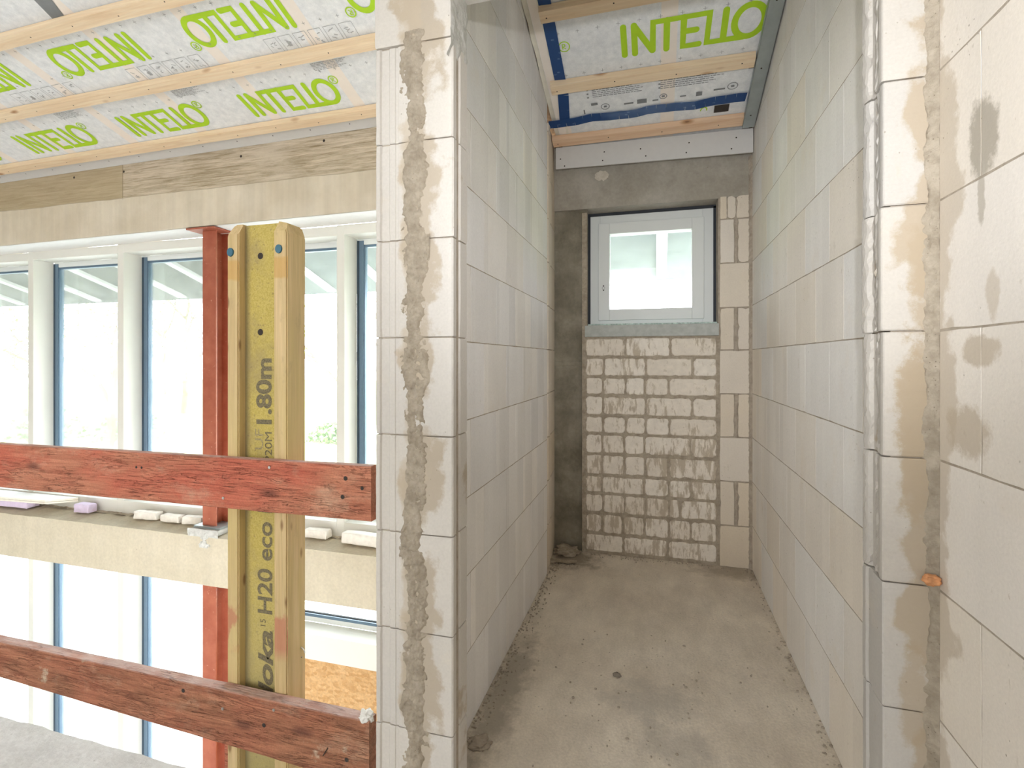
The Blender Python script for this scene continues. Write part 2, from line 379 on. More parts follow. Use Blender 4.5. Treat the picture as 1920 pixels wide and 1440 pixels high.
def membrane():
    g = G('vapour_membrane'); n = g.noise(26, 7, .7); f = g.noise(300, 2)
    c = g.mix(g.ramp(n, .34, .66), (.70, .72, .745), (.86, .87, .885)); c = g.gain(c, g.ramp(f, .3, .7, .95, 1.03))
    # rafters touching the fleece from above show through as warm bands
    fx = g.math('FRACT', g.math('DIVIDE', g.add(g.xyz[0], -.018+5.75*4), .575))
    m = g.mul(g.ramp(fx, 0, .01), g.ramp(fx, .125, .135, 1, 0))
    c = g.mix(g.mul(m, .85), c, (.87, .78, .70))
    g.bump(n, .3, .002)
    return g.done(c, .85)
M['membrane'] = membrane()
M['green'] = plain('green_print', (.42, .66, .02), .8, var=.05); M['print_grey'] = plain('grey_print', (.22, .23, .24), .8); M['print_light'] = plain('pale_grey_print', (.42, .43, .44), .8)
def tapem():
    g = G('blue_tape'); v = g.n('ShaderNodeTexVoronoi', {'Vector': g.scale(g.P, (18, 34, 1)), 'Scale': 1.0}, distance='CHEBYCHEV').outputs['Distance']
    c = g.mix(g.mul(g.ramp(v, .12, .14, 1, 0), g.ramp(g.noise(60, 3), .35, .6)), (.012, .06, .20), (.11, .19, .38))
    g.bump(g.noise(20, 3), .4, .004); return g.done(c, .32)
M['tape'] = tapem()
M['gypsum'] = plain('gypsum_board_paper', (.66, .655, .65), .85, var=.02)
M['galv'] = plain('galvanised_steel', (.42, .47, .48), .45, .75, var=.1, scale=14)
M['screw'] = plain('screw_steel', (.55, .53, .50), .35, .9); M['dark'] = plain('dark_hole', (.045, .035, .03), .9)
M['wframe'] = plain('window_paint_grey', (.76, .79, .79), .45, var=.015, scale=5); M['mull'] = plain('mullion_paint_cream', (.76, .755, .70), .5, var=.02, scale=5)
M['gasket'] = plain('black_rubber', (.02, .025, .035), .6); M['alu'] = plain('blue_grey_aluminium', (.13, .20, .28), .4, .2, var=.05)  # blue-grey tone: reflection at the glass edge put into the colour
M['gasket2'] = plain('dark_blue_gasket', (.03, .055, .085), .5); M['sillfoam'] = plain('sealing_tape_pale_green', (.55, .66, .62), .8, var=.35, bump=.002, scale=60)
M['insul'] = plain('wood_fibre_brown', (.20, .11, .06), .95, var=.4, bump=.004)
M['soffit'] = plain('eaves_board', (.13, .15, .14), .9, var=.12, scale=8); M['rafter'] = plain('white_rafter', (.86, .87, .86), .6)  # soffit colour darkened to stand in for shade under the eaves
M['white'] = plain('white_board', (.84, .84, .83), .6, var=.02); M['cream'] = plain('cream_edge', (.80, .76, .66), .7)
M['lilac'] = plain('lilac_foam', (.66, .56, .72), .8, bump=.002); M['stone'] = plain('white_block_offcut', (.84, .80, .73), .9, var=.08, bump=.003)
M['foam'] = plain('white_putty', (.80, .79, .75), .8, bump=.004, scale=80); M['orange'] = plain('orange_clay', (.62, .29, .13), .9, var=.25, bump=.004, scale=60)
M['pebble'] = plain('grey_pebble', (.25, .22, .18), .9); M['plug'] = plain('blue_plastic_plug', (.02, .12, .19), .35)
M['ink'] = plain('black_stencil_ink', (.18, .15, .085), .85, var=.5, scale=260); M['ink2'] = plain('faded_stencil_ink', (.34, .28, .14), .85, var=.4, scale=260)
M['ground'] = plain('pale_gravel', (.72, .72, .70), .95, var=.12, scale=6, bump=.02); M['grass'] = plain('spring_meadow', (.38, .46, .22), .95, var=.2, scale=1.2)
M['bark'] = plain('tree_bark', (.20, .16, .12), .95, var=.3); M['leaf'] = plain('spring_leaf', (.34, .42, .12), .8, var=.3, scale=2); M['bushleaf'] = plain('bush_leaf', (.16, .24, .10), .8, var=.3, scale=2)
M['plaster'] = plain('raw_wall_render', (.62, .58, .52), .9, var=.06, scale=4)
def redsteel():
    g = G('red_primer_steel'); n = g.noise(9, 5, .6); c = g.mix(g.ramp(n, .35, .65), (.34, .085, .045), (.42, .125, .07))
    c = g.mix(g.ramp(g.noise(40, 5, .7), .64, .70, 0, .6), c, (.66, .38, .28)); g.bump(n, .2, .001); return g.done(c, .5)
M['redsteel'] = redsteel()
def osbm():
    g = G('osb_board'); vo = g.n('ShaderNodeTexVoronoi', {'Vector': g.n('ShaderNodeVectorMath', {0: g.scale(g.P, (30, 30, 55)), 1: g.n('ShaderNodeTexNoise', {'Vector': g.P, 'Scale': 9.0}).outputs['Color']}, operation='ADD').outputs[0], 'Scale': 1.0})
    r = g.n('ShaderNodeSeparateXYZ', {0: vo.outputs['Color']}).outputs[0]
    c = g.mix(r, (.68, .43, .21), (.52, .29, .11)); return g.done(g.gain(c, g.ramp(g.noise(60, 4), .3, .7, .85, 1.1)), .7)
M['osb'] = osbm()
def glass(name):
    g = G(name); t = g.n('ShaderNodeBsdfTransparent', {0: (.95, .97, .97, 1)}); gl = g.n('ShaderNodeBsdfGlossy', {0: (1, 1, 1, 1), 1: .02})
    fr = g.n('ShaderNodeFresnel', {0: 1.45}).outputs[0]; mx = g.n('ShaderNodeMixShader', {0: g.mul(fr, .8)})
    g.t.links.new(t.outputs[0], mx.inputs[1]); g.t.links.new(gl.outputs[0], mx.inputs[2])
    # dusty film
    df = g.n('ShaderNodeBsdfDiffuse', {0: (.85, .87, .86, 1)}); tr = g.n('ShaderNodeBsdfTranslucent', {0: (.85, .87, .86, 1)})
    ad = g.n('ShaderNodeMixShader', {0: .5}); g.t.links.new(df.outputs[0], ad.inputs[1]); g.t.links.new(tr.outputs[0], ad.inputs[2])
    m2 = g.n('ShaderNodeMixShader', {0: g.ramp(g.noise(9, 6, .7), .35, .75, .02, .09)})
    g.t.links.new(mx.outputs[0], m2.inputs[1]); g.t.links.new(ad.outputs[0], m2.inputs[2]); g.t.links.new(m2.outputs[0], g.out.inputs[0])
    return g.m
M['glass'] = glass('dusty_window_glass')
def brick_mat():
    g = G('white_lime_brick'); isl = g.geo.outputs['Random Per Island']
    c = g.mix(isl, (.78, .71, .62), (.86, .80, .72)); c = g.gain(c, g.ramp(g.noise(26, 6, .65), .3, .7, .9, 1.06))
    # mortar runs, heavier in the lower courses
    hgt = g.add(g.ramp(g.xyz[2], 1.0, .45, 0, .07), g.mul(g.sub(g.noise(4, 3, .5), .5), .5))
    run = g.ramp(g.add(g.noise(1, 6, .66, stretch=(48, 20, 11), off=(1, 1, 3)), hgt), .58, .66, 0, .8)
    c = g.mix(run, c, (.46, .385, .29))
    c = g.mix(g.ramp(g.noise(30, 5, .7, stretch=(1, 1, .7), off=(4, 9, 3)), .58, .64, 0, .5), c, (.50, .43, .33))
    g.bump(g.noise(40, 7, .7), .8, .005); return g.done(c, .93, spec=.2)
M['brick'] = brick_mat()
M['blk_pier'] = block_mat('aerated_block_pier', base=(.74, .68, .61), alt=(.73, .64, .52), axis=0, band=.5, bands=.02, speck=1.0)
BZ = .32
def roofz(y, k=2.30): return H+k-BZ*y
def rz(x, y, k=2.30): return H+k-BZ*y+(.0105*(x+4) if x < -.71 else 0)   # the roof over the void rises very slightly to the right

# ================================================================ SETTING
# ---- floor slab of the landing and the narrow room (one cast), front edge ragged over the void
bm = NB(); nx, ny = 200, 100
def floor_h(x, y): return .0035*fbm((x*3, y*3, 0), 1, 3)
def grid(bm, x0, x1, y0, y1, nx, ny, hf, edge=None):
    g_ = []
    for j in range(ny+1):
        row = []
        for i in range(nx+1):
            x = x0+(x1-x0)*i/nx; y = y0+(y1-y0)*j/ny
            if edge and j == ny: y += edge(x)
            row.append(bm.verts.new((x, y, hf(x, y))))
        g_.append(row)
    for j in range(ny):
        for i in range(nx): bm.faces.new((g_[j][i], g_[j][i+1], g_[j+1][i+1], g_[j+1][i]))
    return g_
grid(bm, -.62, .56, 1.0, 3.24, 60, 110, floor_h)
box(bm, -.62, .56, 1.0, 3.24, -.2, -.02)
fl = obj('floor', bm, M['floor'], smooth=True); tag(fl, 'raw beige concrete floor slab of the narrow room', 'floor', kind='structure')
bm = NB(); eg = lambda x: .006*fbm((x*9, 3, 1), 1, 5)-.002
g_ = grid(bm, -9.0, -.62, -3.6, 1.185, 240, 60, lambda x, y: .004*fbm((x*4, y*4, 2), 1, 4), eg)
top = g_[-1]; low = [bm.verts.new((v.co.x, v.co.y+.004*fbm((v.co.x*12, 0, 5), 1, 4), -.22)) for v in top]
for i in range(len(top)-1): bm.faces.new((top[i+1], top[i], low[i], low[i+1]))
box(bm, -9, -.62, -3.6, 1.15, -.22, -.03)
box(bm, -.62, .56, -3.6, 1.0, -.2, 0)
tag(obj('floor_landing', bm, M['conc_edge']), 'rough grey concrete landing slab ending at the open void', 'floor', kind='structure')

# ---- left wall of the narrow room (aerated blocks)
def wall_panels(bm, face, axis, N, rows, lim, ztop, seed=0, **kw):
    """rows: function course -> list of joint positions; face coordinate on the other axis"""
    for k in range(13):
        z0, z1 = k*.25, (k+1)*.25
        js = sorted([lim[0], lim[1]]+[j for j in rows(k) if lim[0]+.02 < j < lim[1]-.02])
        for i in range(len(js)-1):
            mid = (js[i]+js[i+1])/2; zt = min(z1, ztop(mid) if callable(ztop) else ztop)
            if zt-z0 < .02: continue
            O = (face, 0, 0) if axis == 1 else (0, face, 0); U = (0, 1, 0) if axis == 1 else (1, 0, 0)
            panel(bm, O, U, (0, 0, 1), N, js[i], js[i+1], z0, zt, seed=seed*1000+k*37+i, gapv=.0006, **kw)
rt = lambda y: roofz(y)+.20
Lw = empty('wall_left', (-.645, 2.0, 0)); tag(Lw, 'long left wall of white aerated blocks in the narrow room', 'wall', kind='structure')
bm = NB(); A = [1.85+.275*i for i in range(-2, 5)]; B = [1.71+.275*i for i in range(-1, 5)]
wall_panels(bm, -.584, 1, (1, 0, 0), lambda k: A if k % 2 else B, (1.288, 2.79), rt, 1, jit=.0005)
wall_panels(bm, -.705, 1, (-1, 0, 0), lambda k: A if k % 2 else B, (1.50, 2.79), rt, 2, jit=.0005)
obj('block_courses', bm, M['blk_left'], Lw)
bm = NB(); box(bm, -.701, -.5847, 1.20, 2.786, 0, 2.75); 
v = [(-.701, 1.20), (-.588, 1.20)]
prism(bm, [(-.701, 1.20, 2.7), (-.701, 2.78, 2.7), (-.701, 2.78, roofz(2.78)+.18), (-.701, 1.20, roofz(1.2)+.18)], (.1160, 0, 0))
obj('joint_mortar', bm, M['mortar_dark'], Lw)
bm = NB()   # grooved ends of the last blocks before the concrete column
for k in range(11):
    poly = [(-.70, 2.79), (-.592, 2.79), (-.592, 2.83), (-.604, 2.838), (-.604, 2.87), (-.594, 2.876), (-.594, 2.93), (-.606, 2.94), (-.606, 3.02), (-.62, 3.19), (-.70, 3.19)]
    profile_block(bm, poly, k*.25+.002, min((k+1)*.25-.002, 2.55), amp=.002, seed=k)
obj('grooved_block_ends', bm, M['blk_pier'], Lw)

# ---- right wall: near part and inner part
Rw = empty('wall_right', (.59, 1.0, 0)); tag(Rw, 'long right wall of beige and white aerated blocks with dark specks', 'wall', kind='structure')
bm = NB(); A2 = [2.63-.27*i for i in range(-2, 6)]; B2 = [2.50-.27*i for i in range(-3, 6)]
wall_panels(bm, .523, 1, (-1, 0, 0), lambda k: A2 if k % 2 == 0 else B2, (1.29, 3.17), rt, 3, jit=.0006)
obj('block_courses', bm, M['blk_right'], Rw)
bm = NB(); An = [1.04-.5*i for i in range(8)]; Bn = [.79-.5*i for i in range(8)]
wall_panels(bm, .5245, 1, (-1, 0, 0), lambda k: An if k % 2 == 0 else Bn, (-3.6, 1.172), 3.0, 4, jit=.0006, chip=.003, bev=.0005)
obj('near_block_courses', bm, M['blk_near'], Rw)
bm = NB(); box(bm, .5252, .66, -3.6, 1.18, -.2, 2.9); box(bm, .5237, .66, 1.18, 3.24, -.2, 2.9)
prism(bm, [(.5275, -3.6, 2.9), (.5275, 3.24, 2.9), (.5275, -3.6, roofz(-3.6)+.2)], (.13, 0, 0))
obj('joint_mortar', bm, M['mortar_dark'], Rw)

# ---- door jamb pillars: cross wall stubs and the end of the left wall
Pw = empty('wall_door_left', (-.6, 1.185, 0)); tag(Pw, 'pillar of stacked white blocks left of the door opening', 'wall', kind='structure')
bm = NB(); YF = 1.185
endp = [(-.705, 1.191), (-.701, YF), (-.6905, YF), (-.687, YF+.005), (-.6655, YF+.005), (-.662, YF+.001), (-.647, YF+.001), (-.645, YF+.003), (-.638, YF+.003), (-.636, YF), (-.600, YF), (-.600, 1.50), (-.705, 1.50)]
stub = [(-.590, YF), (-.4905, YF), (-.4865, YF+.0035), (-.4865, YF+.022), (-.4925, YF+.027), (-.4925, YF+.047), (-.4865, YF+.052), (-.4865, YF+.098), (-.490, YF+.102), (-.590, YF+.102)]
for k in range(8):
    o1 = random.uniform(-.0015, .0015); o2 = random.uniform(-.0015, .0015)
    profile_block(bm, [(x+o1, y+abs(o1)) for x, y in endp], k*.25+.0015, k*.25+.2485, amp=.0012, seed=k)
    profile_block(bm, [(x+o2*.5, y+abs(o2)) for x, y in stub], k*.25+.0015, k*.25+.2485, amp=.0012, seed=k+20)
profile_block(bm, [(-.705, YF), (-.493, YF), (-.490, YF+.003), (-.490, YF+.10), (-.705, YF+.10)], 2.0015, 2.2485, amp=.001, seed=50)
profile_block(bm, [(-.705, YF), (-.493, YF), (-.490, YF+.003), (-.490, YF+.10), (-.705, YF+.10)], 2.2515, 2.4985, amp=.001, seed=51)
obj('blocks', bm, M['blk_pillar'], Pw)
bm = NB(); box(bm, -.700, -.492, 1.195, 1.28, 0, 2.9); obj('joint_core', bm, M['mortar_dark'], Pw)
bm = NB()
def mh(cx_w, seed, amp=.006, base=.001):
    def f(u, v):
        e = abs(u)/cx_w + .62*fbm((seed, v*11, u*16), 1, 5)
        h = base + amp*(fbm((u*70, v*70, seed), 1, 6)*.55+.12) - max(0, e-.66)*.016
        return h
    return f
smear(bm, (-.592, YF, .0), (1, 0, 0), (0, 0, 1), (0, -1, 0), .085, 2.03, 44, 820, mh(.0315, 1.7, .0095, .0012))
obj('mortar_seam', bm, M['mortar'], Pw, smooth=True)
bm = NB()   # grey bedding mortar where the lintel bears
def gh(u, v): return .001+.004*(fbm((u*30, v*30, 9), 1, 5)) - max(0, abs(u)/.048-.9)*.01 - max(0, (.03-v+.02*fbm((u*30, 1, 1), 1, 2)))*.4
smear(bm, (-.4875, YF+.047, 1.95), (0, 1, 0), (0, 0, 1), (1, 0, 0), .115, .20, 40, 70, gh)
obj('lintel_bedding', bm, M['mortar_grey'], Pw, smooth=True)

Qw = empty('wall_door_right', (.48, 1.185, 0)); tag(Qw, 'pillar of chipped white blocks right of the door opening', 'wall', kind='structure')
bm = NB()
rst = [(.437, YF), (.545, YF), (.545, YF+.108), (.437, YF+.108), (.4355, YF+.104), (.4365, YF+.095), (.4395, YF+.088), (.448, YF+.083), (.449, YF+.060), (.441, YF+.053), (.4385, YF+.047), (.437, YF+.036), (.4365, YF+.024), (.4345, YF+.012), (.4350, YF+.003)]
rst_s = [(.437, YF), (.545, YF), (.545, YF+.108), (.437, YF+.108), (.4345, YF+.104), (.4345, YF+.088), (.439, YF+.083), (.439, YF+.060), (.4345, YF+.055), (.4345, YF+.003)]
rg = lambda x, y: .009 if (x < .447 and YF+.015 < y < YF+.106) else 0
for k in range(11):
    o1 = random.uniform(-.002, .002)
    P_ = rst if k >= 3 else rst_s
    profile_block(bm, [(x+(o1 if x < .5 else 0), y+abs(o1)) for x, y in P_], k*.25+.0015, k*.25+.2485, amp=.001, step=.008, rough=rg if k >= 3 else None, seed=k+5)
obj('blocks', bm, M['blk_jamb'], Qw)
bm = NB(); box(bm, .452, .54, 1.195, 1.285, 0, 2.9); obj('joint_core', bm, M['mortar_dark'], Qw)
bm = NB()
smear(bm, (.5225, YF-.006, 0), (.8, -.6, 0), (0, 0, 1), (-.6, -.8, 0), .062, 2.7, 26, 800, mh(.025, 4.2, .007, .0028))
obj('mortar_seam', bm, M['mortar'], Qw, smooth=True)

Tw = empty('wall_above_door', (0, 1.24, 2.06)); tag(Tw, 'block lintel and masonry spanning above the door opening', 'wall', kind='structure')
bm = NB()
profile_block(bm, [(-.489, YF), (.545, YF), (.545, YF+.10), (-.489, YF+.10)], 2.141, 2.248, amp=.0006, step=.1)
for k in range(9, 12):
    for i in range(2):
        x0 = -.489+i*.517; profile_block(bm, [(x0+.001, YF), (x0+.515, YF), (x0+.515, YF+.10), (x0+.001, YF+.10)], k*.25+.0015, k*.25+.2485, amp=.0006, step=.1)
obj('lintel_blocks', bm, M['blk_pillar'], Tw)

# ---- back wall of the narrow room
Bw = empty('wall_back', (-.05, 3.2, 0)); tag(Bw, 'end wall with small window above white brick infill', 'wall', kind='structure')
bm = NB()
for j in range(1):
    g2 = []
    smear(bm, (-.52, 3.195, -.05), (1, 0, 0), (0, 0, 1), (0, -1, 0), .22, 2.25, 30, 240, lambda u, v: .004*fbm((u*14, v*9, 2), 1, 5)+(.004 if v > 1.2 and v < 1.235 else 0))
box(bm, -.63, -.43, 3.205, 3.42, -.1, 2.2)
obj('concrete_column', bm, M['conc_dark'], Bw, smooth=False)
bm = NB()
smear(bm, (-.04, 3.172, 2.125), (1, 0, 0), (0, 0, 1), (0, -1, 0), 1.16, .42, 110, 44, lambda u, v: .002*fbm((u*9, v*9, 7), 1, 5))
box(bm, -.62, .54, 3.176, 3.42, 2.125, 2.60)
obj('concrete_lintel', bm, M['conc_mid'], Bw)
bm = NB(); bm.faces.new([bm.verts.new((-.322+(.043+.010*fbm((t*.9, 1, 4), 1, 3))*math.cos(t*math.pi/14), 3.1655, 2.318+(.030+.008*fbm((t*.7, 8, 1), 1, 3))*math.sin(t*math.pi/14))) for t in range(28)])
obj('putty_patch', bm, M['mortar_pale'], Bw)
bm = NB()
box(bm, -.43, .36, 3.18, 3.42, -.1, 1.33)
smear(bm, (-.04, 3.178, -.03), (1, 0, 0), (0, 0, 1), (0, -1, 0), .785, 1.365, 150, 260, lambda u, v: .0035+.003*fbm((u*24, v*24, 3), 1, 5))
obj('brick_mortar', bm, M['mortar'], Bw, smooth=False)
bm = NB()
rows = [1.328, 1.206, 1.087, .972, .849, .737, .614, .483, .370, .249, .125, .010]
sx = lambda q: -.425 + (q-283)*(.764/712)      # along the infill, from its left edge
js = [[512, 752], [390, 622, 868], [385, 512, 617, 745], [385, 622, 868], [385, 512, 622, 748], [380, 505, 615, 858], [380, 505, 618, 745], [380, 612, 745, 862], [385, 505, 622, 745, 805], [380, 495, 615, 745, 860], [500, 740]]
for r in range(11):
    e = [283]+js[r]+[995]
    for i in range(len(e)-1):
        rd = random.Random(r*17+i)
        g1 = .005+.003*rd.random()
        panel(bm, (0, 3.171-.0035*rd.random(), 0), (1, 0, 0), (0, 0, 1), (0, -1, 0), sx(e[i])+g1*.6, sx(e[i+1])-g1*.6, rows[r+1]+g1+.002*rd.random(), rows[r]-g1, gap=0, depth=.015, bev=.004, jit=.0022, step=.018, chip=.007, seed=r*31+i)
obj('bricks', bm, M['brick'], Bw)
bm = NB()
pj = [0, .239, .494, .746, .997, 1.247, 1.492, 1.747, 2.001, 2.135]
for k in range(9):
    z0, z1 = pj[k], pj[k+1]
    if k in (1, 3, 5, 7): 
        panel(bm, (0, 3.17, 0), (1, 0, 0), (0, 0, 1), (0, -1, 0), .352, .432, z0, z1, gap=.003, jit=.0012, step=.03, chip=.004, seed=k)
        panel(bm, (0, 3.17, 0), (1, 0, 0), (0, 0, 1), (0, -1, 0), .446, .512, z0, z1, gap=.003, jit=.0018, step=.02, chip=.008, seed=k+50)
    elif k == 8:
        for a, b in ((.352, .392), (.392, .44), (.44, .51)): panel(bm, (0, 3.17, 0), (1, 0, 0), (0, 0, 1), (0, -1, 0), a, b, z0, z1, gap=.002, jit=.002, step=.015, chip=.006, seed=int(a*999))
    else: panel(bm, (0, 3.17, 0), (1, 0, 0), (0, 0, 1), (0, -1, 0), .350, .518, z0, z1, gap=.002, jit=.001, step=.03, chip=.004, seed=k)
obj('pier_blocks', bm, M['blk_pier'], Bw)
bm = NB(); box(bm, .345, .54, 3.176, 3.42, -.1, 2.13)
smear(bm, (.512, 3.165, .0), (.7, -.7, 0), (0, 0, 1), (-.7, -.7, 0), .05, 2.35, 14, 400, mh(.019, 8.1, .005, .000))
smear(bm, (.440, 3.172, .0), (1, 0, 0), (0, 0, 1), (0, -1, 0), .03, 2.1, 8, 300, mh(.012, 5.1, .003, -.001))
obj('pier_mortar', bm, M['mortar_dark'], Bw)
bm = NB(); box(bm, -.425, .347, 3.155, 3.40, 1.332, 1.402, .004); obj('sill_mortar_bed', bm, M['mortar_sill'], Bw)
bm = NB(); smear(bm, (-.04, 3.26, 1.408), (1, 0, 0), (0, 1, 0), (0, 0, 1), .79, .10, 120, 16, lambda u, v: .006*fbm((u*30, v*30, 1), 1, 5))
smear(bm, (-.04, 3.235, 1.398), (1, 0, 0), (0, 0, 1), (0, -1, 0), .80, .018, 140, 6, lambda u, v: .006*fbm((u*40, v*30, 4), 1, 5))
obj('sealing_foam', bm, M['sillfoam'], Bw)
bm = NB()  # rough left reveal edge of the brick infill
smear(bm, (-.428, 3.172, 0), (1, 0, 0), (0, 0, 1), (0, -1, 0), .03, 2.1, 10, 320, lambda u, v: .002+.004*fbm((u*50, v*30, 6), 1, 5))
obj('reveal_mortar', bm, M['mortar'], Bw)

# ---- small window in the end wall
W1 = empty('window_1', (-.04, 3.33, 1.41)); tag(W1, 'small square grey-white window at the end of the narrow room', 'window', kind='structure')
def frame(bm, x0, x1, z0, z1, wd, y0, y1, bev=.002):
    box(bm, x0, x0+wd, y0, y1, z0, z1, bev); box(bm, x1-wd, x1, y0, y1, z0, z1, bev)
    box(bm, x0+wd, x1-wd, y0, y1, z1-wd, z1, bev); box(bm, x0+wd, x1-wd, y0, y1, z0, z0+wd, bev)
bm = NB(); frame(bm, -.408, .331, 1.416, 2.108, .062, 3.30, 3.375); obj('window_frame', bm, M['wframe'], W1)
bm = NB(); frame(bm, -.355, .277, 1.441, 2.056, .069, 3.284, 3.36, .003)
sash = obj('sash', bm, M['wframe'], W1)
bm = NB(); box(bm, -.288, .208, 3.335, 3.339, 1.503, 1.990); obj('pane', bm, M['glass'], sash)
bm = NB()
for dz in (-.014, .014): bmesh.ops.create_circle(bm, cap_ends=True, segments=14, radius=.0042, matrix=Matrix.Translation((-.323, 3.2828, 1.646+dz)) @ Matrix.Rotation(R(90), 4, 'X'))
for k in range(10):
    a0 = R(36*k); a1 = R(36*k+24)
    quad(bm, *[(-.323+r_*math.cos(a), 3.2828, 1.646+r_*math.sin(a)) for r_, a in ((.0075, a0), (.0095, a0), (.0095, a1), (.0075, a1))][::-1])
obj('handle_holes', bm, M['dark'], sash)
bm = NB()
for (x0, x1, z0, z1) in ((-.432, -.407, 1.41, 2.112), (.330, .35, 1.41, 2.116), (-.43, .35, 2.107, 2.128)): box(bm, x0, x1, 3.295, 3.37, z0, z1)
obj('black_seal', bm, M['gasket'], W1)

# ---- ceiling: fleece membrane, two sheets
Cw = empty('ceiling', (-2, 1, roofz(1))); tag(Cw, 'sloping ceiling of grey-white printed vapour membrane between wooden battens', 'ceiling', kind='structure')
def sheet(bm, x0, x1, y0, y1, nx, ny, amp=.003):
    g_ = []
    for j in range(ny+1):
        g_.append([bm.verts.new((x0+(x1-x0)*i/nx, y0+(y1-y0)*j/ny, rz(x0+(x1-x0)*i/nx if x0 < -1 else 0, y0+(y1-y0)*j/ny)+amp*abs(fbm((i*.31, j*.37, x0), 1, 3)))) for i in range(nx+1)])
    for j in range(ny):
        for i in range(nx): bm.faces.new((g_[j][i], g_[j+1][i], g_[j+1][i+1], g_[j][i+1]))
bm = NB(); sheet(bm, -9, -.715, -3.6, 2.79, 120, 90); sheet(bm, -.715, .53, -3.6, 1.16, 20, 60); obj('membrane_sheet', bm, M['membrane'], Cw, smooth=True)
bm = NB(); sheet(bm, -.555, .50, 1.29, 3.14, 40, 60); mem2 = obj('membrane_sheet', bm, M['membrane'], Cw, smooth=True)
bm = NB()
prism(bm, [(-9.05, -3.7, roofz(-3.7)+.22), (-9.05, 3.45, roofz(3.45)+.22), (-9.05, 3.45, roofz(3.45)+.30), (-9.05, -3.7, roofz(-3.7)+.30)], (9.8, 0, 0))
prism(bm, [(-.583, 1.3, roofz(1.3)+.02), (-.583, 3.14, roofz(3.14)+.02), (-.583, 3.14, roofz(3.14)+.06), (-.583, 1.3, roofz(1.3)+.06)], (.05, 0, 0))
obj('roof_insulation', bm, M['insul'], Cw)
bm = NB()  # pale folded membrane edge beside the left wall
for j in range(30):
    y0 = 2.1+j*.034; y1 = y0+.034
    a = lambda y: -.583+.012*abs(fbm((y*5, 1, 1), 1, 3))
    quad(bm, (a(y0), y0, roofz(y0)+.012), (a(y1), y1, roofz(y1)+.012), (-.50, y1, roofz(y1)-.001), (-.50, y0, roofz(y0)-.001))
obj('membrane_fold', bm, M['cream'], mem2 if False else Cw)

# ---- prints on the membrane
STK = [0]
def stroke(bm, pts, w_, off=.003):
    """flat ribbon with mitred corners and round ends, lying just under the membrane"""
    STK[0] = (STK[0]+1) % 7; off = off*.3+STK[0]*.00012
    def P3(p): return (p[0], p[1], rz(p[0], p[1])-off)
    V2 = [Vector((p[0], p[1])) for p in pts]; n = len(V2); closed = (V2[0]-V2[-1]).length < 1e-5
    if closed: V2 = V2[:-1]; n -= 1
    L_, R_ = [], []
    for i in range(n):
        if closed: a, b, c = V2[i-1], V2[i], V2[(i+1) % n]
        else: a, b, c = V2[max(i-1, 0)], V2[i], V2[min(i+1, n-1)]
        d1 = (b-a); d2 = (c-b)
        if d1.length < 1e-7: d1 = d2
        if d2.length < 1e-7: d2 = d1
        d1 = d1.normalized(); d2 = d2.normalized(); n1 = Vector((-d1.y, d1.x)); n2 = Vector((-d2.y, d2.x)); m = (n1+n2)
        m = m.normalized() if m.length > 1e-4 else n1
        k = min(1/max(m.dot(n1), .3), 1.22); L_.append(bm.verts.new(P3(b+m*w_/2*k))); R_.append(bm.verts.new(P3(b-m*w_/2*k)))
    rng = range(n) if closed else range(n-1)
    for i in rng: j = (i+1) % n; bm.faces.new((L_[i], L_[j], R_[j], R_[i]))
    if not closed and w_ > .012:
        for (p, q, e0, e1) in ((V2[0], V2[1], R_[0], L_[0]), (V2[-1], V2[-2], L_[-1], R_[-1])):
            d = (p-q).normalized(); nn = Vector((-d.y, d.x)); fan = []
            for t in range(1, 8):
                a = math.pi*t/8; fan.append(bm.verts.new(P3(p+(-nn*math.cos(a)+d*math.sin(a))*w_/2)))
            try: bm.faces.new([e0 if (Vector(e0.co[:2])-(p-nn*w_/2)).length < (Vector(e1.co[:2])-(p-nn*w_/2)).length else e1]+fan+[e1 if (Vector(e0.co[:2])-(p-nn*w_/2)).length < (Vector(e1.co[:2])-(p-nn*w_/2)).length else e0])
            except ValueError: pass
    return
def word(bm, x0, y0, h_, flip=False, xmax=99):
    """INTELLO logotype; x0,y0 lower left of the upright word as read, y runs down the slope"""
    W_ = .98
    def T(p):
        x, y = p[0]*h_*W_, p[1]*h_*.955
        if flip: return (x0-x, y0+y)
        return (x0+x, y0-y)
    S = [[(0, 0), (0, 1)], [(.33, 0), (.33, 1)], [(.33, .99), (.88, .02)], [(.89, .02), (.91, 1.0), (2.56, 1.0), (2.54, 0), (3.45, 0), (3.62, .0)], [(1.32, .0), (1.32, 1)], [(1.82, 1), (1.82, 0), (2.3, 0)], [(1.82, .52), (2.2, .52)], [(3.02, 0), (3.02, 1)]]
    S.append([(3.72+.42*math.cos(t*math.pi/16), .52+.52*math.sin(t*math.pi/16)) for t in range(33)])
    for s_ in S:
        q = [T(p) for p in s_]
        if max(p[0] for p in q) > xmax: q = [p for p in q if p[0] < xmax]
        stroke(bm, q, h_*.19)
    c = (4.34, .98)   # registered mark
    ring = [T((c[0]+.17*math.cos(t*math.pi/9), c[1]+.17*math.sin(t*math.pi/9))) for t in range(19)]
    if ring[0][0] < xmax:
        stroke(bm, ring, h_*.04)
        stroke(bm, [T((c[0]-.05, c[1]-.09)), T((c[0]-.05, c[1]+.09)), T((c[0]+.04, c[1]+.08)), T((c[0]+.05, c[1]+.03)), T((c[0]-.03, c[1])), T((c[0]+.06, c[1]-.09))], h_*.035)
bm = NB()
for x0 in (-6.13, -5.18, -4.235, -3.29, -2.345): word(bm, x0, 2.585, .148)
for x0 in (-6.36, -5.43, -4.50, -3.565, -2.64, -1.712, -.79): word(bm, x0, 1.995, .142, flip=True)
